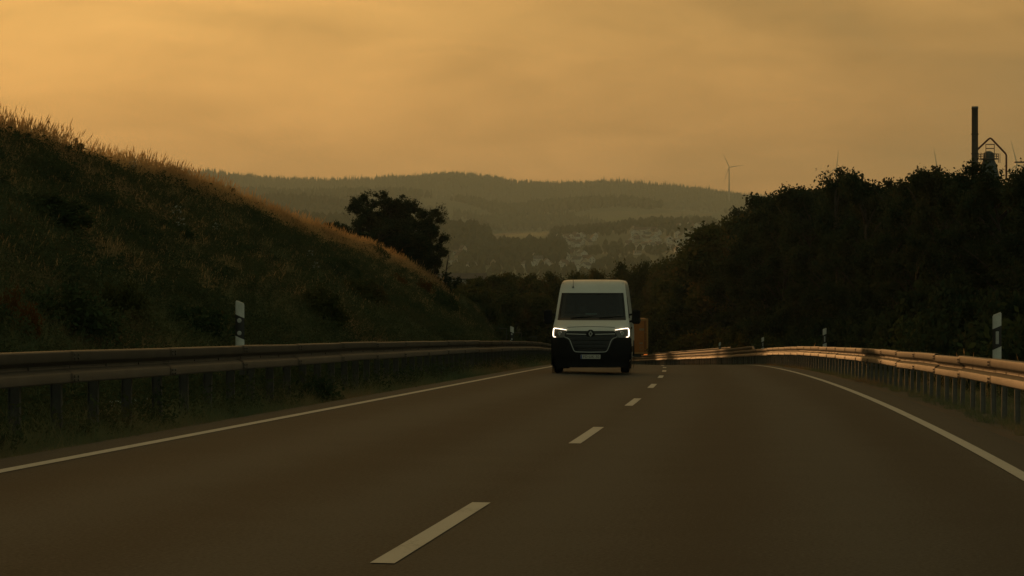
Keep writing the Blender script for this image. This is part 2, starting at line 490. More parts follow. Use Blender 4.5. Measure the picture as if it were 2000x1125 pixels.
g = link("ground", np_mesh("ground", P.reshape(-1, 3), grid_faces(*SS.shape), M['soil'], True))
tag(g, kind="structure")

def strip(name, s_arr, o0, o1, h, m, parent=None, nc=2):
    ob = np.linspace(o0, o1, nc)
    A, B = np.meshgrid(s_arr, ob, indexing='ij')
    me = np_mesh(name, pos(A, B, h).reshape(-1, 3), grid_faces(*A.shape), m, True)
    uvl = me.uv_layers.new(name="UVMap")
    uv = np.stack([B.ravel(), A.ravel()], -1)
    vi = np.zeros(len(me.loops), np.int32); me.loops.foreach_get("vertex_index", vi)
    uvl.data.foreach_set("uv", uv[vi].astype(np.float32).ravel())
    return link(name, me, parent)
road = strip("road", np.arange(-50, 330, 1.0), -4.2, 4.3, 0.0, M['asphalt'], nc=9)
tag(road, kind="structure")
S1 = 11.73
for k in range(-2, 21):
    strip("lane_dash", np.linspace(S1 + 12 * k, S1 + 12 * k + 4, 5), -0.06, 0.06, 0.005, M['paint'], road)
def edge_pieces(o, first):
    s0 = -45.0
    k = 0
    while s0 < 300:
        ln = 24.0 + (k * 7 % 5)
        strip("edge_line", np.linspace(s0, min(s0 + ln - .006, 300), 33), o - 0.06 + 0.003 * (k % 2), o + 0.06 + 0.003 * (k % 2), 0.005, M['paint'], road)
        s0 += ln; k += 1
edge_pieces(-WL, 0); edge_pieces(WR, 3)
lay = strip("layby", np.arange(236, 290, 2.0), 4.9, 10.5, -0.02, M['asphalt'], nc=3)
tag(lay, kind="structure")

# ------------------------------------------------------------------ valley, hills
def prof_layer(X, Y, D, Lf, Lb, pts, floor):
    u = 1000 + F * X / D
    pu, pv = zip(*pts)
    zc = (562.5 - np.interp(u, pu, pv)) / F * D
    t = np.clip((Y - (D - Lf)) / Lf, 0, 1); b = np.clip((Y - D) / Lb, 0, 1)
    sh = np.where(Y <= D, t * t * (3 - 2 * t) * 0.6 + t * 0.4, 1 - b * b * (3 - 2 * b))
    return floor + (zc - floor) * sh
LA = [(-6000, 360), (-800, 348), (300, 345), (400, 347), (480, 354), (560, 358), (640, 360), (700, 358), (760, 353), (830, 347), (890, 345), (930, 352), (1010, 366), (1100, 368), (1180, 366), (1260, 370), (1330, 377), (1440, 389), (1600, 402), (3500, 420), (8000, 430)]
LB = [(-6000, 372), (200, 377), (490, 384), (560, 386), (700, 383), (800, 385), (860, 390), (930, 404), (990, 416), (1060, 408), (1130, 400), (1220, 397), (1320, 406), (1450, 418), (3000, 430), (8000, 440)]
LC = [(-6000, 385), (300, 390), (540, 397), (640, 404), (700, 416), (800, 428), (860, 436), (930, 446), (1000, 468), (1060, 490), (1300, 520), (8000, 540)]
LD = [(-6000, 490), (600, 482), (900, 476), (960, 463), (1000, 457), (1070, 455), (1150, 444), (1240, 434), (1330, 432), (1400, 430), (1450, 436), (3000, 445), (8000, 450)]
LE = [(-6000, 440), (300, 445), (700, 448), (860, 454), (920, 460), (980, 476), (1020, 494), (1060, 514), (1120, 540), (1300, 575), (8000, 600)]
def valley_z(X, Y):
    base = np.interp(Y, [-700, 300, 420, 900, 1700, 2300, 9000], [-30, -24, -20, -28, -12, 8, 20])
    z = base
    for (D, Lf, Lb, pts) in ((7000, 1500, 1200, LA), (5300, 1300, 900, LB), (4300, 900, 700, LC), (3750, 1750, 900, LD), (2900, 650, 500, LE)):
        z = np.maximum(z, prof_layer(X, Y, D, Lf, Lb, pts, base))
    z = z + fbm(X / 260.0, Y / 260.0, 4) * 22 * np.clip((Y - 900) / 1500, 0, 1)
    return z
xs = np.concatenate([np.linspace(-4000, -1500, 16)[:-1], np.linspace(-1500, 1500, 121), np.linspace(1500, 4000, 16)[1:]])
ys = np.concatenate([np.array([-600, -300, 0, 150, 300]), np.arange(340, 1000, 60), np.arange(1000, 5600, 40), np.arange(5600, 8900, 90)])
YY, XX = np.meshgrid(ys, xs, indexing='ij')
def valley_mat():
    m = bpy.data.materials.new("valley_fields"); m.use_nodes = True
    t = m.node_tree; b = t.nodes["Principled BSDF"]; n = t.nodes.new; l = t.links.new
    g_ = n("ShaderNodeNewGeometry")
    mp_ = n("ShaderNodeMapping"); mp_.inputs["Scale"].default_value = (1 / 260., 1 / 420., 0); l(g_.outputs["Position"], mp_.inputs[0])
    vo = n("ShaderNodeTexVoronoi"); vo.inputs["Scale"].default_value = 1.0; l(mp_.outputs[0], vo.inputs["Vector"])
    sp = n("ShaderNodeSeparateColor"); l(vo.outputs["Color"], sp.inputs[0])
    r = n("ShaderNodeValToRGB"); e = r.color_ramp.elements
    e[0].position = 0.0; e[0].color = (0.024, 0.034, 0.014, 1); e[1].position = 1.0; e[1].color = (0.065, 0.066, 0.026, 1)
    k = e.new(0.55); k.color = (0.036, 0.046, 0.018, 1)
    l(sp.outputs[0], r.inputs[0]); l(r.outputs[0], b.inputs["Base Color"])
    b.inputs["Roughness"].default_value = 0.95
    return m
M['valley'] = valley_mat()
val = link("valley_terrain", np_mesh("valley_terrain", np.stack([XX, YY, valley_z(XX, YY)], -1).reshape(-1, 3), grid_faces(*XX.shape), M['valley'], True))
tag(val, kind="structure")
def ray_to_valley(u, v, y0=900, y1=7200):
    """the ground point that shows at photo pixel (u, v)"""
    Y = np.arange(y0, y1, 5.0); X = (u - 1000) / F * Y; Z = (562.5 - v) / F * Y
    hit = np.where(valley_z(X, Y) >= Z)[0]
    i = hit[0] if len(hit) else len(Y) - 1
    return X[i], Y[i], float(valley_z(X[i:i + 1], Y[i:i + 1])[0])

def field(corners, m, n=14):
    """a meadow or stubble field on the slope, its corners given by where they show"""
    c = [np.array(ray_to_valley(*q)[:2]) for q in corners]
    a_, b_ = np.meshgrid(np.linspace(0, 1, n), np.linspace(0, 1, n), indexing='ij')
    p = (c[0][None, None] * ((1 - a_) * (1 - b_))[..., None] + c[1][None, None] * (a_ * (1 - b_))[..., None] + c[2][None, None] * (a_ * b_)[..., None] + c[3][None, None] * ((1 - a_) * b_)[..., None])
    z = valley_z(p[..., 0], p[..., 1]) + 2.2
    tag(link("field", np_mesh("field", np.concatenate([p, z[..., None]], -1).reshape(-1, 3), grid_faces(n, n), m, True)), kind="structure")
M['meadow'] = mat("meadow_green", (0.062, 0.082, 0.020), 0.95, var=(0.08, 0.088, 0.025), scale=.02)
M['stubble'] = mat("stubble", (0.105, 0.085, 0.038), 0.95, var=(0.08, 0.068, 0.03), scale=.02)
FIELDS = [((1030, 484), (1066, 474), (1070, 456), (968, 470)), ((1240, 428), (1388, 427), (1392, 419), (1250, 422)), ((862, 446), (925, 452), (905, 440), (866, 434)), ((1180, 434), (1236, 430), (1240, 425), (1185, 429))]
field(FIELDS[0], M['meadow']); field(FIELDS[1], M['stubble']); field(FIELDS[2], M['stubble']); field(FIELDS[3], M['meadow'])
def in_field(u, v):
    r_ = np.zeros(np.shape(u), bool)
    for (u0, u1, v0, v1) in ((955, 1076, 452, 490), (1232, 1398, 416, 434), (855, 930, 430, 455), (1176, 1242, 423, 438)): r_ |= (u > u0) & (u < u1) & (v > v0) & (v < v1)
    return r_
# one closed box of even, thin haze
hb = MB().box(-4150, 4150, -640, 9150, -60, 470)
hm = bpy.data.materials.new("haze_air"); hm.use_nodes = True
ht = hm.node_tree; ht.nodes.clear()
ho = ht.nodes.new("ShaderNodeOutputMaterial"); hv = ht.nodes.new("ShaderNodeVolumePrincipled")
hv.inputs["Color"].default_value = (0.70, 0.84, 0.80, 1)
hv.inputs["Density"].default_value = 1.1e-4
hv.inputs["Anisotropy"].default_value = 0.2
ht.links.new(hv.outputs[0], ho.inputs["Volume"])
hz = hb.build("haze", hm); tag(hz, kind="stuff")

# ------------------------------------------------------------------ instancing of what nobody could count
def scatter(name, pts, rot, scl, idx, variants, kind="stuff", label=None, cat=None):
    me = bpy.data.meshes.new(name)
    n = len(pts)
    me.vertices.add(n); me.vertices.foreach_set("co", np.asarray(pts, np.float32).ravel())
    a = me.attributes.new("rot", 'FLOAT_VECTOR', 'POINT'); a.data.foreach_set("vector", np.asarray(rot, np.float32).ravel())
    a = me.attributes.new("scl", 'FLOAT_VECTOR', 'POINT'); a.data.foreach_set("vector", np.asarray(scl, np.float32).ravel())
    a = me.attributes.new("idx", 'INT', 'POINT'); a.data.foreach_set("value", np.asarray(idx, np.int32))
    c = bpy.data.collections.new(name + "_kinds")
    for k, vme in enumerate(variants):
        c.objects.link(bpy.data.objects.new("%s_kind_%02d" % (name, k), vme))
    t = bpy.data.node_groups.new(name, 'GeometryNodeTree')
    t.interface.new_socket("Geometry", in_out='INPUT', socket_type='NodeSocketGeometry')
    t.interface.new_socket("Geometry", in_out='OUTPUT', socket_type='NodeSocketGeometry')
    gi = t.nodes.new("NodeGroupInput"); go = t.nodes.new("NodeGroupOutput")
    ip = t.nodes.new("GeometryNodeInstanceOnPoints"); ci = t.nodes.new("GeometryNodeCollectionInfo")
    ci.inputs["Collection"].default_value = c; ci.inputs["Separate Children"].default_value = True; ci.inputs["Reset Children"].default_value = True
    def na(nm, ty):
        x = t.nodes.new("GeometryNodeInputNamedAttribute"); x.data_type = ty; x.inputs["Name"].default_value = nm
        return x.outputs[0]
    t.links.new(gi.outputs[0], ip.inputs["Points"]); t.links.new(ci.outputs[0], ip.inputs["Instance"])
    ip.inputs["Pick Instance"].default_value = True
    t.links.new(na("idx", 'INT'), ip.inputs["Instance Index"])
    t.links.new(na("rot", 'FLOAT_VECTOR'), ip.inputs["Rotation"])
    t.links.new(na("scl", 'FLOAT_VECTOR'), ip.inputs["Scale"])
    t.links.new(ip.outputs[0], go.inputs[0])
    o = link(name, me)
    md = o.modifiers.new("scatter", 'NODES'); md.node_group = t
    return tag(o, label, cat, kind=kind)

def blades(rs, n, hmin, hmax, w, spread, lean, seg=2, head=0.0):
    """a tuft of tapering bent blades; with head > 0 each carries a seed head"""
    V = []; Fq = []
    for i in range(n):
        a = rs.rand() * 6.283; r = spread * math.sqrt(rs.rand()); h = hmin + (hmax - hmin) * rs.rand()
        b = np.array([r * math.cos(a), r * math.sin(a), -0.03]); d = rs.rand() * 6.283
        ld = np.array([math.cos(d), math.sin(d), 0]) * lean * h * (0.3 + rs.rand())
        f = rs.rand() * 6.283; sd_ = np.array([math.cos(f), math.sin(f), 0])
        k0 = len(V)
        for j in range(seg + 1):
            t = j / seg; c = b + np.array([0, 0, h * t * (1 - 0.12 * t)]) + ld * t * t
            ww = w * (1 - 0.85 * t) if not head else w
            V += [c - sd_ * ww / 2, c + sd_ * ww / 2]
        for j in range(seg): Fq.append((k0 + 2 * j, k0 + 2 * j + 1, k0 + 2 * j + 3, k0 + 2 * j + 2))
        if head:
            c = b + np.array([0, 0, h * 0.88]) + ld; dr = ld / (np.linalg.norm(ld) + 1e-6) * 0.35 + np.array([0, 0, 1]); hl = h * (0.14 + 0.12 * rs.rand())
            for q in range(2):
                s2 = sd_ if q == 0 else np.array([-sd_[1], sd_[0], 0])
                k0 = len(V); V += [c - dr * hl * .2, c + s2 * head + dr * hl * .35, c + dr * hl, c - s2 * head + dr * hl * .35]
                Fq.append((k0, k0 + 1, k0 + 2, k0 + 3))
    return np.array(V), np.array(Fq)

def leaf_cloud(rs, centers, per, sig, size, flat=0.0):
    """small folded leaf faces around the given centres"""
    C = np.repeat(np.asarray(centers), per, 0)
    n = len(C)
    C = C + rs.randn(n, 3) * np.repeat(sig * (0.55 + 0.85 * rs.rand(len(centers))), per)[:, None] * np.array([1, 1, 0.85])
    a = rs.randn(n, 3); a[:, 2] *= (1 - flat); a /= np.linalg.norm(a, axis=1)[:, None]
    b = np.cross(a, rs.randn(n, 3)); b /= np.linalg.norm(b, axis=1)[:, None]
    sz = size * (0.6 + 0.8 * rs.rand(n))[:, None]
    V = np.stack([C - a * sz, C + b * sz * .52, C + a * sz, C - b * sz * .52], 1).reshape(-1, 3)
    Fq = np.arange(4 * n).reshape(-1, 4)
    return V, Fq

# ------------------------------------------------------------------ trees
def make_tree(rs, h, r, lobes, leaf, per, mk, trunk_r, crown_base=0.25, n_trunk=1, clus=9, sig=0.2):
    """trunk mesh, crown mesh; h total height, r crown radius"""
    tb = MB(); cents = []
    for q in range(n_trunk):
        bx, by = (0, 0) if n_trunk == 1 else (rs.randn() * .5, rs.randn() * .5)
        top = Vector((bx + rs.randn() * .3, by + rs.randn() * .3, h * 0.82))
        mid = Vector((bx * 1.2 + rs.randn() * .15, by * 1.2 + rs.randn() * .15, h * 0.4))
        tb.tube([(bx, by, -0.5), (bx, by, 0.3), mid, top], [trunk_r * 1.35, trunk_r, trunk_r * .72, trunk_r * .15], 8)
        for i in range(lobes // n_trunk):
            z = h * (crown_base + (0.97 - crown_base) * (i + rs.rand()) / (lobes / n_trunk))
            t = (z / h - crown_base) / (1 - crown_base)
            env = r * (0.55 + 0.75 * math.sin(math.pi * min(1, 0.18 + 0.80 * t))) * 0.72
            a = rs.rand() * 6.283; d = env * math.sqrt(0.12 + 0.88 * rs.rand())
            lc = np.array([bx + d * math.cos(a), by + d * math.sin(a), z])
            lr = r * (0.10 + 0.20 * rs.rand())
            zz = max(0.15, z - d * 0.75 - 0.3); f = min(1, zz / (h * .82))
            st = Vector((bx, by, zz)) if f < .5 else mid.lerp(top, (f - .49) / .52)
            tb.tube([st, st.lerp(Vector(lc), .55) + Vector((0, 0, .12)), Vector(lc)], [trunk_r * .36, trunk_r * .22, trunk_r * .06], 5)
            for k in range(clus):
                v = rs.randn(3); v /= np.linalg.norm(v); v[2] *= 0.75
                cents.append(lc + v * lr * (0.25 + 1.0 * rs.rand()))
                if k % 3 == 0: tb.tube([tuple(lc), tuple(cents[-1])], [trunk_r * .07, trunk_r * .025], 3, False)
    V, Fq = leaf_cloud(rs, cents, per, sig, leaf)
    return tb.mesh("trunk", M['bark'], True), np_mesh("crown", V, Fq, mk)

def place_tree(meshes, loc, rz, scl, label, group=None, name="tree", cat="tree"):
    t = empty(name, loc, rz, label, cat, group)
    t.scale = scl
    link("trunk", meshes[0], t); link("crown", meshes[1], t)
    return t

# ------------------------------------------------------------------ guard rails
def w_profile(n=3):
    """two-wave beam: (outward, height) points, outward = towards the traffic; n waves of 0.155 m"""
    pts = []
    z = 0.155
    base = [(0.0, .155), (0.012, .150), (.072, .118), (.080, .106), (.080, .068), (.072, .056), (.006, .012), (.0, .0)]
    return [(0, .157), (.060, .155), (.074, .151), (.080, .140), (.080, .070), (.074, .056), (.012, .016), (.010, .0), (.010, -.004), (.012, -.014), (.074, -.054), (.080, -.068), (.080, -.140), (.074, -.151), (.0, -.157)]
def beam_mesh(name, length, prof, side, th_=0.004):
    """beam along +Y, profile outward = side * x; a slight taper so that the laps lie one over the other"""
    mb = MB()
    rows = []
    for (y, dx) in ((0.0, 0.007), (length * .5, .0035), (length, 0.0)):
        rows.append([(side * (d + dx), y, q) for (d, q) in prof])
    mb.grid(rows)
    mb.grid([[(p[0] - side * th_, p[1], p[2]) for p in r] for r in rows])
    if len(prof) > 12:                         # splice bolts at the lap
        for y in (.07, .20):
            for q in (.118, .082, -.092, -.128): mb.lathe([(0, side * .013), (.013, side * .011), (.015, 0)], 6, 'x', (side * .0865, y, q))
    me = mb.mesh(name, M['zinc'])
    me.polygons.foreach_set("use_smooth", np.ones(len(me.polygons), bool)); me.set_sharp_from_angle(angle=rad(28))
    return me
def post_mesh(side):
    mb = MB()
    # sigma-shaped steel post: web and two flanges, a bracket to the beam
    hw = .050 if side > 0 else .030
    mb.box(-hw, hw, -.003, .003, -.85, .08)
    mb.box(-hw - .003, -hw + .003, -.030, .030, -.85, .08)
    mb.box(hw - .003, hw + .003, -.030, .030, -.85, .08)
    mb.box(side * .0 - .02 + side * .07, side * .0 + .02 + side * .07, -.03, .03, -.04, .10)
    return mb.mesh("post", M['post_zinc'] if side > 0 else M['post_lit_tone'])
def bolt_mesh(side):
    return MB().lathe([(0.0, side * .012), (.016, side * .010), (.018, 0.0)], 8, 'x').mesh("bolt", M['post_zinc'])
BW = w_profile()
SEG = 4.0
def guard_rail(name, side, off, s0, s1, zmid, label, post_step=1.3333, hi=None):
    """side = direction to the traffic along the offset axis (+1: traffic lies to the right)"""
    t = empty(name, V3(s0, off), 0, label, "guard rail")
    bm = beam_mesh("rail_segment", SEG + .28, BW, side)
    pm = post_mesh(side); bo = bolt_mesh(side)
    inv = Matrix.Translation(t.location).inverted()
    def put(nm, me, s, dz, yaw=True, do=0.0, ahead=0.0, j=0.0):
        a = V3(s, off + do, zmid + dz); b = V3(s + 4, off + do, zmid + dz)
        o = link(nm, me, t)
        d = (b - a).normalized()
        yaw_ = -math.atan2(d.x, d.y)
        o.rotation_euler = (math.asin(d.z) + j, 0, yaw_) if ahead else (0, 0, yaw_)
        o.location = a - t.location
        return o
    s = s0
    k = 0
    while s < s1:
        put("rail_segment", bm, s, R.randn() * .004, ahead=1, j=R.randn() * .0012)
        s += SEG; k += 1
    s = s0 + .15
    while s < s1 and (s - s0) / post_step < 295:
        p = put("post", pm, s, 0.0, do=-side * .115)
        if s < 75:
            o = link("bolt", bo, p); o.location = (side * .126, 0, 0)
        p.rotation_euler.x = R.randn() * .012; p.rotation_euler.y = R.randn() * .012
        s += post_step
    return t
LO, RO = -4.80, 4.80
j0 = 22.7326 - SEG * 3                       # the joints fall where the photo shows them
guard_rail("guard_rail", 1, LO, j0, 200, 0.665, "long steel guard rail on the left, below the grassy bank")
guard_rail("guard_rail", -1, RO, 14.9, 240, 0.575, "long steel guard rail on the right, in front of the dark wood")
# the bridge stretch of the right-hand rail: a third wave above it, and a picket railing behind
t = empty("bridge_barrier", V3(118, RO - .0), 0, "raised third rail glowing orange on top of the far right guard rail", "guard rail")
half = BW[:8] + [(0.0, -.002)]
bm3 = beam_mesh("rail_segment", 4.2, half, -1)
bmt = beam_mesh("rail_end", 1.3, half, -1)
s = 118.0
while s < 214:
    a, b = V3(s, RO, .755), V3(s + 4, RO, .755); d = (b - a).normalized()
    o = link("rail_segment", bm3, t); o.location = a - t.location; o.rotation_euler = (math.asin(d.z), 0, -math.atan2(d.x, d.y)); s += 4
o = link("rail_end", bmt, t); a, b = V3(116.8, RO, .60), V3(118.05, RO, .755); d = (b - a).normalized()
o.location = a - t.location; o.rotation_euler = (math.asin(d.z), 0, -math.atan2(d.x, d.y))
st = MB().box(-.03, .03, -.03, .03, -.7, .16).mesh("post", M['post_zinc'])
for k in range(24):
    o = link("post", st, t); o.location = V3(118.6 + 4 * k, RO + .10, .74) - t.location
t = empty("bridge_railing", V3(146, 5.7), 0, "thin picket railing along the bridge, beyond the far right guard rail", "railing")
MB().tube([V3(s_, 5.75, 1.06) - t.location for s_ in np.arange(146, 214.1, 2.0)], .035, 6).build("handrail", M['post_zinc'], t)
MB().tube([V3(s_, 5.75, .20) - t.location for s_ in np.arange(146, 214.1, 2.0)], .025, 5).build("bottom_rail", M['post_zinc'], t)
pk = MB().box(-.011, .011, -.011, .011, .20, 1.05).mesh("picket", M['post_zinc'])
po = MB().box(-.035, .035, -.035, .035, -.3, 1.14).mesh("post", M['post_zinc'])
for k in range(272):
    o = link("picket", pk, t); o.location = V3(146.1 + .25 * k, 5.75) - t.location
for k in range(18):
    o = link("post", po, t); o.location = V3(146 + 4 * k, 5.75) - t.location

# ------------------------------------------------------------------ delineator posts
def delineator(side, loc, yaw, hgt, label):
    """side -1: left of the road (two round reflectors); +1: right of the road (one upright reflector). The top slopes down to the road."""
    t = empty("delineator_post", loc, yaw, label, "roadside post", "white posts along the road")
    hw, dp = .062, .055
    q = side                                   # +1: high edge on the right
    def shape(z0a, z0b, z1a, z1b, g=0.0):
        """a piece between two sloping cuts: heights at the left and right edge; a rounded triangular plan"""
        plan = [(-hw - g, -.012 - g), (-hw * .6, -dp * .5 - g), (0, -dp * .62 - g), (hw * .6, -dp * .5 - g), (hw + g, -.012 - g), (hw * .75 + g, dp * .6 + g), (-hw * .75 - g, dp * .6 + g)]
        mb = MB(); n = len(plan)
        for za, zb in ((z0a, z0b), (z1a, z1b)):
            for (x, y) in plan:
                f = (x + hw) / (2 * hw); mb.v.append((x, y, za + (zb - za) * f))
        for i in range(n): mb.f.append((i, (i + 1) % n, n + (i + 1) % n, n + i))
        mb.f.append(tuple(range(n - 1, -1, -1))); mb.f.append(tuple(range(n, 2 * n)))
        return mb
    sl = .055 * q
    top = hgt - .035
    b1, b0 = top - .18, top - .475              # black band
    shape(.62, .62, b0 - sl * .5, b0 + sl * .5).build("post_foot", M['white_plastic'], t)
    shape(b0 - sl * .5, b0 + sl * .5, b1 - sl * .5, b1 + sl * .5, .0015).build("black_band", M['black_plastic'], t)
    MB().box(-.02, .02, -.02, .12, .60, .66).box(-.035, .035, .10, .16, .40, .76).build("bracket", M['post_zinc'], t)
    hd = shape(b1 - sl * .5, b1 + sl * .5, top - sl * .45, top + sl * .45).build("post_head", M['white_plastic'], t)
    shape(top - sl * .45, top + sl * .45, top + .016 - sl * .45, top + .016 + sl * .45, -.008).build("cap", M['white_plastic'], hd)
    if side < 0:
        for z in (b1 - .060, b0 + .062):
            MB().lathe([(0, -.006), (.022, -.006), (.031, -.003), (.032, .008)], 18, 'y', (-.004, -dp * .62 - .003, z)).build("reflector", M['reflector'], t)
    else:
        zc = (b0 + b1) / 2
        MB().bevbox(-.020, .024, -dp * .62 - .010, -dp * .62 + .006, zc - .090, zc + .090, .004).build("reflector", M['reflector'], t)
    return t
for (side, s_, o_, hg, lb) in ((-1, 33.0, LO - .42, 1.425, "white roadside post with two round reflectors, nearest on the left, behind the guard rail"),
                               (-1, 83.0, LO - .42, 1.35, "small white post with two reflectors behind the left guard rail, beside the white van"),
                               (1, 35.1, RO + .46, 1.355, "large white roadside post at the right edge, with one upright reflector"),
                               (1, 80.6, RO + .46, 1.34, "white roadside post behind the right guard rail, second from the right edge"),
                               (1, 117.6, RO + .42, 1.34, "small white post where the raised orange rail begins, right of the road"),
                               (1, 149.5, RO + .60, 1.42, "tiny far post at the near end of the bridge's picket railing")):
    p = V3(s_, o_)
    delineator(side, p, -head(s_) + R.randn() * .03, hg, lb)

# small stepped handrail on the bank beyond the left post
t = empty("stepped_handrail", V3(90, -6.4), -head(90), "low stepped handrail of three short bars behind the left guard rail", "handrail")
for (u0, u1, v) in ((974, 990, 641.5), (1004, 1019, 650), (1033, 1048, 657.5)):
    Yh = 96.0
    x0, x1, z = (u0 - 1000) / F * Yh, (u1 - 1000) / F * Yh, (562.5 - v) / F * Yh
    MB().box(x0, x1, -.03, .03, z - .016, z + .016).build("bar", M['post_zinc'], t)
    MB().box(x1 - .03, x1, -.029, .029, z - .9, z - .016).build("post", M['post_zinc'], t)
t.location = (0, 96.0, 0); t.rotation_euler = (0, 0, 0)

# ------------------------------------------------------------------ the white van
M['van_white'] = mat("van_white_paint", (0.56, 0.57, 0.53), 0.32, var=(0.48, 0.48, 0.44), scale=1.6, spec=0.5)
M['van_black'] = mat("van_black_plastic", (0.008, 0.008, 0.008), 0.7, var=(0.013, 0.0125, 0.012), scale=3, spec=0.15)
M['gloss_black'] = mat("gloss_black", (0.006, 0.006, 0.007), 0.22, spec=0.3)
M['rubber'] = mat("tyre_rubber", (0.012, 0.012, 0.012), 0.85, var=(0.022, 0.021, 0.019), scale=12)
M['chrome'] = mat("dull_chrome", (0.42, 0.42, 0.40), 0.28, metal=1.0)
M['steel_rim'] = mat("rim_steel", (0.20, 0.20, 0.20), 0.45, metal=0.7)
M['drl'] = mat("daytime_light", (1, .85, .7), 0.4, emis=(1.0, .80, .56), estr=3.6)
M['lamp_glass'] = mat("lamp_glass", (0.05, 0.045, 0.04), 0.12, spec=0.8)
M['cab_dark'] = mat("cab_interior", (0.020, 0.020, 0.021), 0.8, var=(0.03, 0.03, 0.03), scale=5)
M['seat_cloth'] = mat("seat_cloth", (0.030, 0.031, 0.034), 0.9, var=(0.045, 0.045, 0.05), scale=14)
M['paper'] = mat("dash_paper", (0.26, 0.34, 0.33), 0.7, var=(0.2, 0.27, 0.27), scale=20)
M['plate'] = mat("plate_white", (0.50, 0.49, 0.44), 0.4, var=(0.42, 0.41, 0.36), scale=20)
M['plate_ink'] = mat("plate_ink", (0.02, 0.02, 0.02), 0.5)
M['plate_blue'] = mat("plate_blue", (0.02, 0.05, 0.22), 0.5)
def glass_mat():
    m = bpy.data.materials.new("windscreen_glass"); m.use_nodes = True
    t = m.node_tree; t.nodes.clear(); n = t.nodes.new
    o = n("ShaderNodeOutputMaterial"); tr = n("ShaderNodeBsdfTransparent"); gl = n("ShaderNodeBsdfGlossy"); fr = n("ShaderNodeFresnel"); mx = n("ShaderNodeMixShader")
    tr.inputs[0].default_value = (0.55, 0.62, 0.60, 1); gl.inputs["Roughness"].default_value = 0.03; gl.inputs[0].default_value = (0.9, 0.95, 1, 1)
    fr.inputs[0].default_value = 1.45
    t.links.new(fr.outputs[0], mx.inputs[0]); t.links.new(tr.outputs[0], mx.inputs[1]); t.links.new(gl.outputs[0], mx.inputs[2]); t.links.new(mx.outputs[0], o.inputs["Surface"])
    return m
M['glass'] = glass_mat()

LEV = np.array([  # height, half width, nose y, corner bow
    (.30, 1.00, .10, .42), (.50, 1.025, .06, .42), (.75, 1.03, .07, .40), (.95, 1.03, .10, .40), (1.08, 1.025, .16, .38), (1.20, 1.015, .26, .34),
    (1.30, 1.00, .44, .30), (1.41, .985, .70, .26), (1.47, .975, .80, .25), (1.65, .955, .96, .23), (1.85, .930, 1.13, .21), (2.04, .905, 1.29, .19), (2.11, .896, 1.36, .18),
    (2.22, .880, 1.47, .18), (2.33, .860, 1.60, .17), (2.41, .832, 1.74, .16), (2.455, .79, 1.92, .15), (2.475, .70, 2.15, .12), (2.48, .45, 2.4, .08)])
VL = 5.55
def lev(z): return [float(np.interp(z, LEV[:, 0], LEV[:, i])) for i in (1, 2, 3)]
def vfront(t, z, off=0.0):
    """point of the van's front at t (-1..1 across) and height z, pushed out by off"""
    hw, yf, bow = lev(z)
    a = abs(t)
    x = hw * t; y = yf + bow * a**4
    # outward normal, roughly
    dx = bow * 4 * a**3 / hw * (1 if t > 0 else -1)
    dzh, dzy, _ = (np.array(lev(z + .02)) - np.array(lev(max(z - .02, .3)))) / .04
    n = Vector((dx, -1, dzy)).normalized()
    return Vector((x, y, z)) + n * off
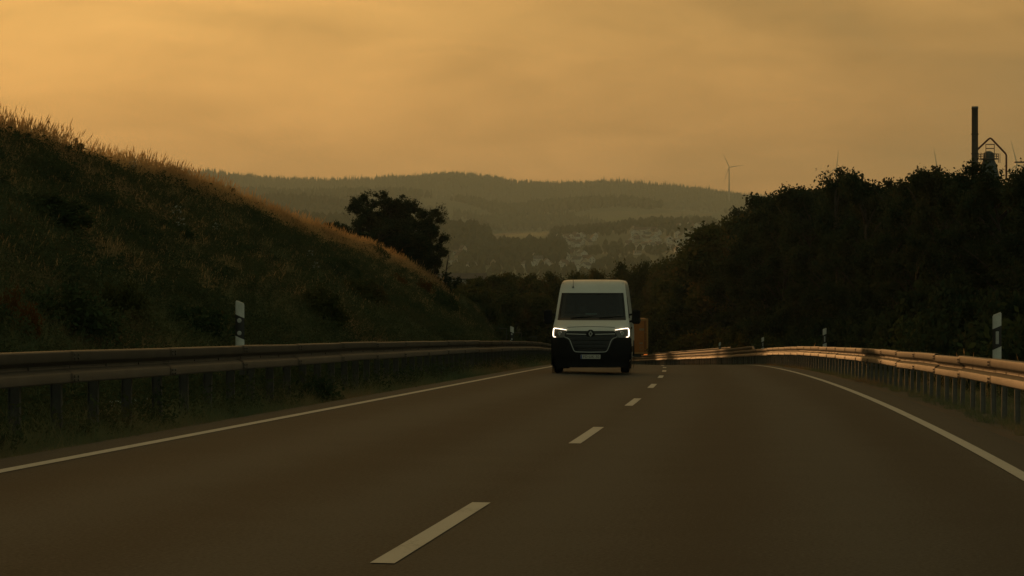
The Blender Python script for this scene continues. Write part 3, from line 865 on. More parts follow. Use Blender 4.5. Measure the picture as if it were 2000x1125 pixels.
def make_van():
    s_van = 63.6
    loc = V3(s_van, -1.86)
    # the nose stands at local y = 0
    van = empty("delivery_van", loc, -head(s_van + 2) , "white high-roof delivery van with lit daytime lights coming over the crest", "van")
    tt = np.linspace(-1, 1, 21)
    NY = 10
    V = []; rows = len(LEV)
    for (z, hw, yf, bow) in LEV:
        r = [tuple(vfront(t_, z)) for t_ in tt]
        y1 = yf + bow
        for k in range(1, NY + 1): r.append((hw, y1 + (VL - y1) * k / NY, z))
        for q in (.5, 0, -.5): r.append((hw * q, VL + .01, z))
        for k in range(NY, 0, -1): r.append((-hw, y1 + (VL - y1) * k / NY, z))
        V += r
    m = len(r); Fq = []
    for i in range(rows - 1):
        z0, z1 = LEV[i, 0], LEV[i + 1, 0]
        for j in range(m):
            k = (j + 1) % m
            if 1.40 < z0 and z1 < 2.115 and j < 20 and abs(tt[j]) < .905 and abs(tt[min(j + 1, 20)]) <= .905: continue      # windscreen opening
            Fq.append((i * m + j, i * m + k, (i + 1) * m + k, (i + 1) * m + j))
    top = (rows - 1) * m
    V.append((0, 3.2, 2.485)); c = len(V) - 1
    mb = MB(); mb.v = V; mb.f = Fq + [(top + j, top + (j + 1) % m, c) for j in range(m)]
    smooth_angle(mb.build("body", M['van_white'], van), 50)
    def patch(name, zt, mt, off, nt_=17, nz_=7, parent=van, back=0.03):
        """zt: list of (z, t0, t1) rows from bottom to top; a skin over the front with a returned edge"""
        rows_ = []
        zs = np.linspace(zt[0][0], zt[-1][0], nz_)
        for z in zs:
            a = np.interp(z, [q[0] for q in zt], [q[1] for q in zt]); b = np.interp(z, [q[0] for q in zt], [q[2] for q in zt])
            rows_.append([vfront(x, z, off) for x in np.linspace(a, b, nt_)])
        P_ = [[Vector(p) for p in r_] for r_ in rows_]
        def inn(p): return Vector((p.x * .995, p.y + back, p.z))
        full = [[inn(p) for p in P_[0]]] + P_ + [[inn(p) for p in P_[-1]]]
        full = [[inn(r_[0])] + r_ + [inn(r_[-1])] for r_ in full]
        o = MB().grid(full).build(name, mt, parent)
        return smooth_angle(o, 40)
    ws = patch("windscreen", [(1.425, -.90, .90), (2.105, -.905, .905)], M['glass'], .004, 17, 9, back=.0)
    # black band round the glass
    fr = MB()
    za, zb_, ta = 1.425, 2.105, .905
    ring_o = [(-ta, za), (ta, za), (ta, zb_), (-ta, zb_)]
    for (t0, z0, t1, z1) in ((-ta, 1.40, ta, 1.475), (-ta, 2.085, ta, 2.118), (-ta - .012, 1.40, -ta + .035, 2.118), (ta - .035, 1.40, ta + .012, 2.118)):
        fr.grid([[vfront(x, z, .009 if abs(t1 - t0) > .5 else .0105) for x in np.linspace(t0, t1, 13)] for z in np.linspace(z0, z1, 7)])
    smooth_angle(fr.build("seal", M['gloss_black'], ws), 40)
    # wipers at rest
    for sg in (-1, 1):
        p = [vfront(.12 + .38 * sg - .3, 1.452, .03), vfront(.12 + .38 * sg + .05, 1.475, .03), vfront(.12 + .38 * sg + .32, 1.50, .03)]
        MB().tube(p, .012, 5).build("wiper", M['black_plastic'], van)
    # dark lining inside the cab, open at the windscreen
    ln = MB(); rows_ = []
    LZ = [.9, 1.2, 1.36, 1.43, 1.65, 1.9, 2.10, 2.2, 2.32, 2.40]
    for z in LZ:
        f_ = [vfront(t_, z) for t_ in tt]; hw = lev(z)[0]
        r = [(p.x * .965, p.y + .05, z) for p in f_]
        r = [(-hw * .965, 2.34, z), (-hw * .965, 1.8, z)] + r + [(hw * .965, 1.8, z), (hw * .965, 2.34, z)]
        rows_.append(r)
    b0_ = len(ln.v)
    for r in rows_: ln.v += r
    mm = len(rows_[0])
    for i in range(len(LZ) - 1):
        for j in range(mm - 1):
            if LZ[i] >= 1.42 and LZ[i + 1] <= 2.11 and 4 <= j <= 19: continue
            ln.f.append((i * mm + j, i * mm + j + 1, (i + 1) * mm + j + 1, (i + 1) * mm + j))
    ln.box(-.66, .66, 2.0, 2.34, 2.33, 2.35)
    ln.build("cab_lining", M['cab_dark'], van)
    # cab: floor, bulkhead, dashboard, seats, wheel
    cb = MB().box(-.88, .88, 1.25, 2.35, .5, .9).box(-.86, .86, 2.35, 2.40, .5, 2.25)
    cb.build("cab_interior", M['cab_dark'], van)
    db = MB(); db.prism([(.92, .80), (.98, 1.38), (1.30, 1.40), (1.42, 1.25), (1.42, .80)], -.86, .86, 'x')
    dsh = db.build("dashboard", M['cab_dark'], van)
    MB().bevbox(-.17, .14, .985, 1.02, 1.545, 1.585, .006).build("dash_card", M['paper'], dsh)
    MB().box(-.02, .0, 1.0, 1.03, 1.38, 1.55).build("card_holder", M['cab_dark'], dsh)
    for x in (.50, -.28, -.62):
        sb = MB().bevbox(x - .23, x + .23, 1.86, 2.02, .9, 1.56, .05).build("seat", M['seat_cloth'], van)
        MB().bevbox(x - .13, x + .13, 1.90, 2.0, 1.585, 1.80, .04).build("headrest", M['seat_cloth'], sb)
    ring_ = [Vector((.50 + .19 * math.cos(a), 1.45 + .09 * math.sin(a), 1.38 + .165 * math.sin(a))) for a in np.linspace(0, 6.283, 19)]
    MB().tube(ring_, .016, 6, False).build("steering_wheel", M['black_plastic'], van)
    # the black lower front
    bp_ = patch("bumper", [(.17, -.90, .90), (.24, -.97, .97), (.40, -1.0, 1.0), (.90, -1.0, 1.0), (.955, -.99, .99)], M['van_black'], .014, 25, 12, back=.05)
    sk = MB()
    for sg in (-1, 1):
        hw, yf, bow = lev(.6)
        sk.box(sg * 1.045 - .012, sg * 1.045 + .012, .46, .56, .22, .93)
    sk.build("bumper_corner", M['van_black'], bp_)
    gr = patch("grille", [(.575, -.40, .40), (.66, -.45, .45), (.93, -.60, .60), (.95, -.66, .66), (1.02, -.66, .66), (1.075, -.62, .62), (1.11, -.60, .60)], M['gloss_black'], .030, 17, 10, back=.04)
    for z in (.68, .78, .88):
        hwz = np.interp(z, [.6, .9], [.36, .50])
        MB().tube([vfront(x, z, .036) for x in np.linspace(-hwz, hwz, 9)], .008, 5).build("grille_bar", M['van_black'], gr)
    for sg in (-1, 1):
        MB().tube([vfront(sg * x, 1.02 + .012 * (x / .6)**2, .036) for x in np.linspace(.115, .61, 9)], .014, 6).build("chrome_strip", M['chrome'], gr)
    # chrome frame of the air intake
    fp = [(-.66, .945), (-.60, .935), (-.55, .90), (-.52, .84), (-.47, .70), (-.44, .625), (-.40, .585), (-.34, .575), (0, .57)]
    fp = fp + [(-x, z) for (x, z) in fp[::-1][1:]]
    MB().tube([vfront(x / lev(z)[0], z, .034) for (x, z) in fp], .0105, 6).build("chrome_frame", M['chrome'], gr)
    # badge: a dark disc with a bright diamond ring
    c = vfront(0, 1.035, .05)
    bd = MB().lathe([(0, -.02), (.085, -.02), (.105, -.008), (.108, .05)], 28, 'y', tuple(c)).build("badge", M['gloss_black'], van)
    dm = MB(); o_ = [(0, .088), (.062, 0), (0, -.088), (-.062, 0)]; i_ = [(0, .040), (.026, 0), (0, -.040), (-.026, 0)]
    for y in (-.024, -.034):
        dm.v += [(c.x + x * (1 if y == -.024 else .93), c.y + y, c.z + z * (1 if y == -.024 else .93)) for (x, z) in o_]
        dm.v += [(c.x + x, c.y + y, c.z + z) for (x, z) in i_]
    for k in range(4):
        q = (k + 1) % 4
        dm.f += [(8 + k, 8 + q, 12 + q, 12 + k), (k, q, 8 + q, 8 + k), (4 + k, 12 + k, 12 + q, 4 + q)]
    dm.build("diamond_emblem", M['chrome'], bd)
    # headlights
    for sg in (-1, 1):
        hl = patch("headlight", [(.945, .70 * sg, .92 * sg), (.98, .665 * sg, .965 * sg), (1.12, .615 * sg, .985 * sg), (1.20, .93 * sg, .985 * sg)] if sg > 0 else [(.945, -.92, -.70), (.98, -.965, -.665), (1.12, -.985, -.615), (1.20, -.985, -.93)], M['lamp_glass'], .026, 9, 7)
        tpt = [(.628, 1.128), (.70, 1.140), (.80, 1.157), (.90, 1.172), (.945, 1.174), (.962, 1.155), (.966, 1.10), (.964, 1.03), (.958, .985), (.940, .962), (.895, .955)]
        MB().tube([vfront(sg * x / 1.02, z, .040) for (x, z) in tpt], [.005, .007, .008, .009, .0105, .012, .0125, .0125, .012, .0105, .007], 8).build("daytime_light", M['drl'], hl)
        cc = vfront(sg * .78, 1.05, .022)
        MB().lathe([(0, -.02), (.045, -.022), (.058, -.008), (.06, .02)], 20, 'y', tuple(cc)).build("lens", M['chrome'], hl)
    # number plate
    pl = MB().bevbox(-.262, .262, -.012, .0, -.056, .056, .004)
    po_ = pl.build("number_plate", M['plate'], van); po_.location = vfront(0.0, .46, .034) + Vector((0, -.004, 0))
    MB().box(-.258, -.222, -.0135, -.0125, -.052, .052).build("country_band", M['plate_blue'], po_)
    fc = bpy.data.curves.new("plate_text", 'FONT'); fc.body = "FD\u00b7UK 30"; fc.size = .098; fc.align_x = 'CENTER'; fc.align_y = 'CENTER'; fc.extrude = .0008; fc.space_character = 1.08
    tmp = bpy.data.objects.new("tmp_text", fc); col.objects.link(tmp)
    bpy.context.view_layer.update()
    fm_ = bpy.data.meshes.new_from_object(tmp.evaluated_get(bpy.context.evaluated_depsgraph_get())); bpy.data.objects.remove(tmp)
    fm_.materials.clear(); fm_.materials.append(M['plate_ink'])
    fo = bpy.data.objects.new("plate_lettering", fm_); col.objects.link(fo); fo.parent = po_; fo.location = (.016, -.0138, 0); fo.rotation_euler = (rad(90), 0, 0)
    # mirrors, doors, side windows
    for sg in (-1, 1):
        mr_ = MB().bevbox(min(sg * 1.06, sg * 1.285), max(sg * 1.06, sg * 1.285), 1.02, 1.17, 1.30, 1.68, .035).build("mirror", M['van_black'], van)
        for z in (1.38, 1.56): MB().tube([(sg * .98, 1.16, z - .02), (sg * 1.12, 1.10, z)], .030, 6).build("mirror_arm", M['van_black'], mr_)
        MB().bevbox(min(sg * 1.085, sg * 1.265), max(sg * 1.085, sg * 1.265), 1.17, 1.175, 1.44, 1.65, .002).build("mirror_glass", M['chrome'], mr_)
        MB().tube([(sg * 1.275, 1.03, 1.37), (sg * 1.287, 1.06, 1.41)], .018, 6).build("turn_signal", M['lamp_glass'], mr_)
        q = MB()
        pl_ = [(1.22, 1.46), (1.58, 1.98), (2.05, 2.02), (2.05, 1.44)]
        pts_ = [(sg * (np.interp(z, LEV[:, 0], LEV[:, 1]) + .004), y, z) for (y, z) in pl_]; q.v = pts_ + [(p[0] - sg * .02, p[1], p[2]) for p in pts_]
        q.f = [(0, 1, 2, 3), (4, 7, 6, 5)] + [(i, (i + 1) % 4, 4 + (i + 1) % 4, 4 + i) for i in range(4)]
        q.build("side_window", M['gloss_black'], van)
        d = MB().bevbox(min(sg * 1.026, sg * 1.033), max(sg * 1.026, sg * 1.033), 2.16, 2.17, .5, 1.44, .002); d.build("door_seam", M['van_black'], van)
        MB().bevbox(min(sg * 1.02, sg * 1.05), max(sg * 1.02, sg * 1.05), 1.86, 2.05, 1.16, 1.20, .008).build("door_handle", M['van_black'], van)
        MB().bevbox(min(sg * 1.025, sg * 1.048), max(sg * 1.025, sg * 1.048), 1.55, 3.6, .52, .66, .01).build("side_trim", M['van_black'], van)
        MB().bevbox(min(sg * .985, sg * .99), max(sg * .985, sg * .99), 2.3, 5.0, 1.52, 1.545, .002).build("door_rail", M['van_black'], van)
    # wheels
    for (y, xx) in ((.98, .885), (4.45, .86)):
        for sg in (-1, 1):
            x = sg * xx
            wl = MB().lathe([(.20, -.10), (.30, -.115), (.335, -.105), (.348, -.07), (.35, 0), (.348, .07), (.335, .105), (.30, .115), (.20, .10)], 32, 'x').build("wheel", M['rubber'], van, True)
            wl.location = (x, y, .35)
            MB().lathe([(.0, sg * .06), (.06, sg * .075), (.10, sg * .05), (.17, sg * .06), (.205, sg * .098), (.21, -sg * .09), (.0, -sg * .08)], 24, 'x').build("rim", M['steel_rim'], wl)
            # arch lip
            MB().tube([(sg * 1.022, y + .43 * math.cos(a), .35 + .43 * math.sin(a)) for a in np.linspace(0.05, math.pi - .05, 13)], .03, 5).build("arch_lip", M['van_black'], van)
            ar = MB().lathe([(0, sg * .0), (.41, sg * .0)], 24, 'x', (sg * 1.034, y, .35)); ar.build("wheel_arch", M['van_black'], van)
    ub = MB().box(-.86, .86, .5, 5.2, .26, .34).box(-.78, .78, .86, 1.1, .18, .30).box(-.7, .7, 4.38, 4.52, .28, .42)
    ub.build("underbody", M['van_black'], van)
    # aerial
    a = vfront(-.60, 2.27, .01)
    an = MB().lathe([(0, .03), (.022, .022), (.026, 0)], 10, 'z', tuple(a + Vector((0, -.0, -.01)))).build("aerial", M['black_plastic'], van)
    MB().tube([a, a + Vector((.0, .05, .14)), a + Vector((-.01, .22, .33))], [.008, .006, .004], 5).build("aerial_rod", M['black_plastic'], an)
    # lamps on the roof edge, cut lines on the bonnet
    MB().tube([vfront(x, 1.215 + .02 * (1 - (x / .62)**2), .004) for x in np.linspace(-.62, .62, 17)], .006, 4).build("bonnet_seam", M['van_black'], van)
    return van
make_van()

# ------------------------------------------------------------------ the orange truck behind it
M['orange'] = mat("orange_paint", (0.50, 0.16, 0.025), 0.5, var=(0.40, 0.13, 0.02), scale=1.2)
M['orange_dull'] = mat("orange_frame_paint", (0.55, 0.27, 0.08), 0.5, var=(0.45, 0.22, 0.065), scale=1.5)
M['truck_white'] = mat("truck_pale_panel", (0.36, 0.25, 0.13), 0.5)
M['amber'] = mat("amber_lamp", (0.8, .2, .02), 0.3, emis=(1.0, .22, .03), estr=0.6)
def make_truck():
    Yt = 258.0
    x1 = (1266 - 1000) / F * Yt; x0 = x1 - 2.55
    zt, zb_ = (562.5 - 622) / F * Yt, (562.5 - 706) / F * Yt
    H = zt - zb_
    t = empty("box_truck", ((x0 + x1) / 2, Yt, zb_), 0, "orange box truck with framed rear doors, half hidden behind the white van", "truck")
    hw = 1.275
    MB().bevbox(-hw + .05, hw - .05, .05, 7.0, .95, H - .02, .03).build("box_body", M['orange'], t)
    f = MB().bevbox(hw - .17, hw, -.02, .10, .85, H, .02).bevbox(-hw, -hw + .17, -.02, .10, .85, H, .02).bevbox(-hw, hw, -.025, .10, H - .24, H + .0, .02).bevbox(-hw, hw, -.024, .10, .80, .98, .02)
    f.build("rear_frame", M['orange_dull'], t)
    for sg in (-1, 1):
        d = MB().bevbox(min(sg * .02, sg * 1.09), max(sg * .02, sg * 1.09), -.005, .04, 1.0, H - .26, .01).build("rear_door", M['orange'], t)
        MB().tube([(sg * .92, -.04, 1.0), (sg * .92, -.04, H - .3)], .028, 6).build("locking_bar", M['black_plastic'], d)
        for z in (1.3, 2.2, 3.1):
            MB().bevbox(min(sg * .84, sg * 1.06), max(sg * .84, sg * 1.06), -.06, -.005, z - .04, z + .04, .01).build("hinge", M['orange_dull'], d)
        MB().bevbox(min(sg * .32, sg * .86), max(sg * .32, sg * .86), -.012, -.004, 3.30, 3.52, .004).build("pale_panel", M['truck_white'], d)
        MB().bevbox(min(sg * .32, sg * .70), max(sg * .32, sg * .70), -.012, -.004, 1.86, 2.02, .004).build("pale_panel", M['truck_white'], d)
        MB().lathe([(.17, -.014), (.205, -.014), (.205, -.004)], 24, 'y', (sg * .55, -.002, 1.45)).build("round_sticker", M['truck_white'], d)
        for y in (.9, 5.6):
            w_ = MB().lathe([(.25, -.15), (.46, -.15), (.5, -.10), (.5, .10), (.46, .15), (.25, .15)], 24, 'x').build("wheel", M['rubber'], t); w_.location = (sg * 1.05, y, .5)
            MB().lathe([(0, -.08), (.25, -.14), (.25, .14), (0, .08)], 16, 'x').build("rim", M['steel_rim'], w_)
        MB().bevbox(min(sg * .8, sg * 1.2), max(sg * .8, sg * 1.2), -.03, .04, .62, .76, .01).build("tail_light", M['amber'], t)
    MB().bevbox(-1.2, 1.2, -.01, .10, .45, .58, .01).build("underrun_bar", M['post_zinc'], t)
    MB().box(-.45, .45, .2, 8.6, .55, .85).build("chassis", M['black_plastic'], t)
    c = MB().bevbox(-1.2, 1.2, 7.3, 9.1, .6, 3.0, .08).build("cab", M['orange'], t)
    MB().box(-1.0, 1.0, 9.1, 9.12, 1.8, 2.7).build("windscreen", M['gloss_black'], c)
make_truck()

# ------------------------------------------------------------------ chimney and filter tower behind the wood
M['chim'] = mat("chimney_steel", (0.16, 0.15, 0.13), 0.5, metal=0.3, var=(0.11, 0.10, 0.085), scale=1.2)
M['rust_pipe'] = mat("red_pipe", (0.13, 0.035, 0.018), 0.55, var=(0.09, 0.03, 0.018), scale=2)
M['teal'] = mat("teal_steel", (0.025, 0.055, 0.058), 0.6, var=(0.02, 0.045, 0.048), scale=0.8)
M['dark_steel'] = mat("dark_steel", (0.045, 0.04, 0.035), 0.6)
Yp = 300.0
def at(u, v, Y=Yp): return Vector(((u - 1000) / F * Y, Y, (562.5 - v) / F * Y))
gp = -8.0
p = at(1904, 208)
t = empty("chimney", (p.x, Yp, gp), 0, "tall slim steel chimney standing above the dark trees at the right edge", "chimney")
MB().lathe([(.46, 0), (.44, 8), (.42, 16), (.39, p.z - gp - .3), (.42, p.z - gp - .3), (.42, p.z - gp), (.36, p.z - gp), (.34, p.z - gp - 1.0)], 28).build("stack", M['chim'], t, True)
for v in (322, 300, 262): MB().lathe([(.44, -.06), (.48, -.06), (.48, .06), (.44, .06)], 24, 'z', (0, 0, at(1904, v).z - gp)).build("collar", M['dark_steel'], t)
for v in (318,): MB().box(-.85, .6, -.6, .6, -.05, .05).build("platform", M['dark_steel'], t).location = (0, 0, at(1904, v).z - gp)
c = at(1934, 330)
t = empty("filter_tower", (c.x, Yp + 1, gp), 0, "teal domed filter tower inside a house-shaped red pipe", "industrial tower")
zz = lambda v: at(0, v).z - gp
px = Yp / F
MB().lathe([(21 * px, 0), (21 * px, zz(345)), (16 * px, zz(322)), (11.5 * px, zz(312)), (11 * px, zz(303)), (9.5 * px, zz(298)), (6 * px, zz(295)), (0.1, zz(294))], 32).build("dome", M['teal'], t, True)
MB().lathe([(12 * px, zz(310.5)), (20 * px, zz(310.5)), (20 * px, zz(309)), (12 * px, zz(309))], 32).build("gallery", M['dark_steel'], t)
rl = MB()
for k in range(14):
    a = k * 6.283 / 14; rl.tube([(19.5 * px * math.cos(a), 19.5 * px * math.sin(a), zz(309)), (19.5 * px * math.cos(a), 19.5 * px * math.sin(a), zz(300))], .03, 4)
for v in (300, 304.5): rl.tube([(19.5 * px * math.cos(a), 19.5 * px * math.sin(a), zz(v)) for a in np.linspace(0, 6.283, 25)], .03, 4, False)
rl.build("railing", M['dark_steel'], t)
pp = [at(1905, 350), at(1905, 299), at(1906, 295), at(1931, 271.5), at(1934, 270), at(1937, 271.5), at(1964, 300), at(1965.5, 304), at(1965.5, 350)]
MB().tube([q - t.location + Vector((0, -1.6 * 0, 0)) for q in pp], .12, 10).build("pipe", M['rust_pipe'], t, True)
fr = MB()
for u in (1925.5, 1942): fr.tube([at(u, 312) - t.location, at(u, 281) - t.location], .05, 5)
for v in (282, 290, 300): fr.tube([at(1925.5, v) - t.location, at(1942, v) - t.location], .06, 5)
fr.build("ladder_frame", M['dark_steel'], t)
lg = MB()
lg.tube([at(1950, 318) - t.location, at(1950, 300) - t.location, at(1953, 300) - t.location, at(1953, 318) - t.location], .04, 5)
lg.tube([at(1916, 318) - t.location, at(1916, 298) - t.location], .04, 5)
lg.build("hoop", M['dark_steel'], t)
t = empty("conveyor_beam", at(1992, 316.5), 0, "dark horizontal steel beam just above the treetops at the right edge", "steel beam")
MB().box(-.7, 3.0, -.3, .3, -.10, .06).build("beam", M['dark_steel'], t)
MB().box(1.9, 2.02, -.1, .1, -12, -.1).box(2.5, 2.62, -.1, .1, -12, -.1).build("support", M['dark_steel'], t)

# ------------------------------------------------------------------ wind turbines
M['turbine'] = mat("turbine_grey", (0.16, 0.155, 0.14), 0.5)
def turbine(u, v, Y, r_px, angs, base_v, label, yaw=0.25):
    hub = at(u, v, Y); r = r_px / F * Y; zb_ = (562.5 - base_v) / F * Y
    t = empty("wind_turbine", (hub.x, Y, zb_), 0, label, "wind turbine", "wind turbines on the far ridge")
    H = hub.z - zb_
    MB().lathe([(r * .060, 0), (r * .045, H * .5), (r * .030, H)], 14).build("tower", M['turbine'], t, True)
    MB().bevbox(-r * .035, r * .035, -r * .10, r * .16, H - r * .03, H + r * .055, r * .02).build("nacelle", M['turbine'], t)
    MB().lathe([(0, -r * .17), (r * .035, -r * .14), (r * .04, -r * .10)], 12, 'y', (0, 0, H + r * .01)).build("hub", M['turbine'], t, True)
    for a in angs:
        mb = MB(); d = Vector((math.sin(rad(a)), 0, math.cos(rad(a)))); q = Vector((d.z, 0, -d.x))
        sec = []
        for f, w_ in ((.02, .022), (.15, .050), (.4, .036), (.75, .022), (1.0, .006)):
            c_ = Vector((0, -r * .13, H + r * .01)) + d * r * f
            sec.append([c_ - q * r * w_ * .35 + Vector((0, r * .01, 0)), c_ + Vector((0, -r * .008, 0)), c_ + q * r * w_ * .65, c_ + Vector((0, r * .016, 0)), c_ - q * r * w_ * .35 + Vector((0, r * .01, 0))])
        mb.grid(sec).build("blade", M['turbine'], t, True)
turbine(1424, 327, 6700, 31, (-25, 82, 200), 392, "wind turbine with its whole tower in view, standing on the far ridge")
turbine(1633, 329, 6500, 37, (7, 238, 125), 420, "wind turbine half hidden by treetops, one blade up and one slanting down", .2)
turbine(1830, 336, 6400, 49, (-9, 111, 231), 430, "wind turbine of which one blade shows above trees left of the chimney")
turbine(1985, 322, 6800, 49, (-14, 106, 226), 430, "wind turbine whose faint blade shows right of the filter tower")

# ------------------------------------------------------------------ trees
rs = np.random.RandomState(5)
TV = [make_tree(np.random.RandomState(40 + k), 9.0, 2.7, 36, .082, 84, M['leaf_dark'], .15, .12, 1, 8, .17) for k in range(5)]
TS = [make_tree(np.random.RandomState(60 + k), 7.5, 1.9, 26, .080, 80, M['leaf_dark'], .10, .25, 2, 9, .16) for k in range(3)]
TM = [make_tree(np.random.RandomState(80 + k), 10.0, 3.4, 22, .14, 80, M['leaf_mid'], .18, .15, 1, 9, .34) for k in range(3)]
wood_g = "dark trees of the wood on the right"
CT_U = [1240, 1330, 1370, 1410, 1445, 1458, 1480, 1500, 1530, 1560, 1600, 1640, 1665, 1700, 1720, 1745, 1775, 1800, 1830, 1870, 1890, 1920, 1960, 2000, 2200]
CT_V = [545, 528, 495, 468, 448, 402, 390, 372, 362, 350, 352, 336, 336, 324, 350, 332, 320, 332, 330, 322, 328, 332, 322, 318, 318]
def wood_tree(s_, o_, k, label, group, topv=None, wd=1.0, dv=0.0):
    g_ = float(ground_h(s_, o_)); p = V3(s_, o_, 0); p.z = float(np.interp(s_, S, ZC)) + g_
    u = 1000 + F * p.x / p.y
    v = topv if topv is not None else float(np.interp(u, CT_U, CT_V)) + rs.rand() * 10 + 2 + dv
    hgt = (562.5 - v) / F * p.y - p.z
    hgt = max(2.5, hgt)
    sc_ = hgt / (9.0 * 1.03)
    wz = wd * max(sc_, .55) * (0.95 + .3 * rs.rand())
    return place_tree(TV[k % len(TV)], p, rs.rand() * 6.283, (wz, wz, sc_), label, group)
def s_at(u, o_):
    """distance along the road at which offset o_ shows at photo column u"""
    c = np.arange(30, 330, .5); p = pos(c, o_ + 0 * c); return float(np.interp(-u, -(1000 + F * p[:, 0] / p[:, 1]), c))
front = [(1502, 9.6, "foremost tree at the left end of the dark wood, right of the whole wind turbine"),
         (1535, 9.9, "roadside tree second from the left end of the dark wood"),
         (1585, 10.0, "roadside tree of the wood whose crown lies left under the second turbine"),
         (1640, 10.0, "roadside tree of the wood just right of the second wind turbine"),
         (1690, 10.2, "roadside tree with a ragged round top in the middle of the wood's skyline"),
         (1745, 10.2, "roadside tree beyond the notch in the middle of the wood's skyline"),
         (1795, 10.4, "roadside tree of the wood, left of the third turbine's lone blade"),
         (1850, 10.4, "roadside tree of the wood, left of the chimney"),
         (1905, 10.6, "roadside tree of the wood right below the chimney"),
         (1965, 10.8, "roadside tree of the wood in front of the filter tower"),
         (2040, 11.0, "roadside tree of the wood at the very right edge")]
for i, (u, o_, lb) in enumerate(front): wood_tree(s_at(u, o_), o_, i, lb, wood_g, None, .80, (-4, -10, -6, -20, -8, 8, -16, -12, -16, -24, -22)[i])
lb = "dark leafy tree inside the dense wood behind the right guard rail"
for (o_, st_, off_) in ((13.2, 6.0, 0), (16.8, 7.0, 3), (21.5, 9.5, 1)):
    for i, s_ in enumerate(np.arange(44 + off_, 330, st_)):
        o2 = o_ + rs.randn() * .7; p = V3(s_, o2); u = 1000 + F * p.x / p.y
        if u < 1482: continue
        wood_tree(s_ + rs.randn() * .8, o2, i + int(o_), lb, wood_g, None, 1.0, 6 + 26 * rs.rand())
# the wood goes on along the road, lower and farther off
for (o_, s0_, s1_, st_) in ((10.5, 168, 290, 10), (15.0, 200, 330, 10), (21, 230, 330, 11)):
    for i, s_ in enumerate(np.arange(s0_, s1_, st_)):
        p = V3(s_, o_); u = 1000 + F * p.x / p.y
        if u < 1285 or u > 1476 or (s_ > 232 and s_ < 292 and o_ < 14): continue
        v = float(np.interp(u, [1200, 1262, 1300, 1340, 1380, 1420, 1450, 1476], [548, 545, 535, 522, 500, 472, 456, 430])) + rs.rand() * 12
        TV_ = TV
        if i % 3 != 1: TV = TM
        wood_tree(s_, o_, i + 2, "small dark tree where the wood thins out beyond the far rail", "trees beyond the bridge", v, 1.1)
        TV = TV_
# shrubs along the wood's edge
def bush_mesh(seed, h, r, leaf, n, per, mk):
    rs_ = np.random.RandomState(seed); c = []
    for i in range(n):
        v = rs_.randn(3); v /= np.linalg.norm(v); v[2] = abs(v[2])
        q = (0.35 + 0.65 * rs_.rand()**.5)
        c.append(np.array([v[0] * r * q, v[1] * r * q, .1 + v[2] * h * .9 * q * (.8 + .35 * rs_.rand())]))
    V, Fq = leaf_cloud(rs_, c, per, .13 * r, leaf)
    st = MB()
    for k in range(0, n, 4): st.tube([(0, 0, -.2), (c[k][0] * .4, c[k][1] * .4, c[k][2] * .5), tuple(c[k])], [.03, .02, .008], 4)
    return (st.mesh("stems", M['bark']), np_mesh("foliage", V, Fq, mk))
BV = [bush_mesh(100 + k, 1.0, .9, .05, 60, 80, M['leaf_bush']) for k in range(4)]
BR = [bush_mesh(120 + k, 1.0, .8, .045, 46, 50, M['leaf_rust']) for k in range(2)]
BM = [bush_mesh(130 + k, 1.0, .9, .05, 60, 80, M['leaf_mid']) for k in range(3)]
BD = [bush_mesh(140 + k, 1.0, .9, .055, 60, 75, M['leaf_dark']) for k in range(3)]
def place_bush(me, s_, o_, h, w_, label, group=None, name="bush", cat="bush"):
    p = V3(s_, o_, 0); p.z = float(np.interp(s_, S, ZC)) + float(ground_h(s_, o_)) - .05
    t = empty(name, p, rs.rand() * 6.28, label, cat, group); t.scale = (w_, w_, h)
    link("stems", me[0], t); link("foliage", me[1], t)
    return t
for i, s_ in enumerate(np.arange(40, 150, 3.0)):
    place_bush((BD if i % 4 else BV)[i % 3], s_ + rs.randn() * .5, 7.9 + rs.rand() * 1.2, 1.3 + rs.rand() * 1.3, 1.3 + rs.rand() * .6, "dark undergrowth bush at the foot of the wood on the right", "undergrowth bushes at the wood's edge")
for i, s_ in enumerate(np.arange(140, 236, 5.5)):
    place_bush(BM[i % 3], s_, 8.6 + rs.rand() * 2.5 + max(0, (s_ - 185) * .05), 1.6 + rs.rand() * 1.6, 1.7 + rs.rand() * 1., "olive-green bush behind the bridge railing, right of the orange truck", "bushes behind the bridge railing")

# the group of trees beyond the grassy bank
def bank_tree(u, Y, topv, k, wd, label, src, h0):
    X = (u - 1000) / F * Y
    o_ = X - float(np.interp(Y, YC, XC))
    z = float(np.interp(Y, S, ZC)) + float(ground_h(Y, o_)) - .1
    hgt = (562.5 - topv) / F * Y - z
    return place_tree(src[k], Vector((X, Y, z)), rs.rand() * 6.28, (wd, wd, hgt / (h0 * 1.02)), label, "trees beyond the grassy bank")
bank_tree(722, 176, 372, 0, .80, "tallest tree of the clump beyond the bank, at its left", TV, 9.0)
bank_tree(760, 178, 380, 1, .85, "dense middle tree of the clump beyond the bank", TV, 9.0)
bank_tree(797, 180, 392, 2, .80, "tree right of the middle in the clump beyond the bank", TV, 9.0)
bank_tree(830, 183, 400, 1, .78, "slender open tree at the right side of the clump beyond the bank", TS, 7.5)
bank_tree(815, 181, 420, 0, .75, "thin tree with bare lower stems, inside the clump beyond the bank", TS, 7.5)
bank_tree(668, 172, 427, 2, .55, "small low tree at the left foot of the clump beyond the bank", TS, 7.5)
bank_tree(700, 175, 404, 3, .62, "narrow dark tree at the left edge of the clump, behind the crest", TV, 9.0)
bank_tree(777, 179, 386, 4, .80, "tree just right of the dense middle one in the clump", TV, 9.0)
bank_tree(838, 184, 425, 2, .52, "lower tree at the right rim of the clump, by the bare stem", TV, 9.0)
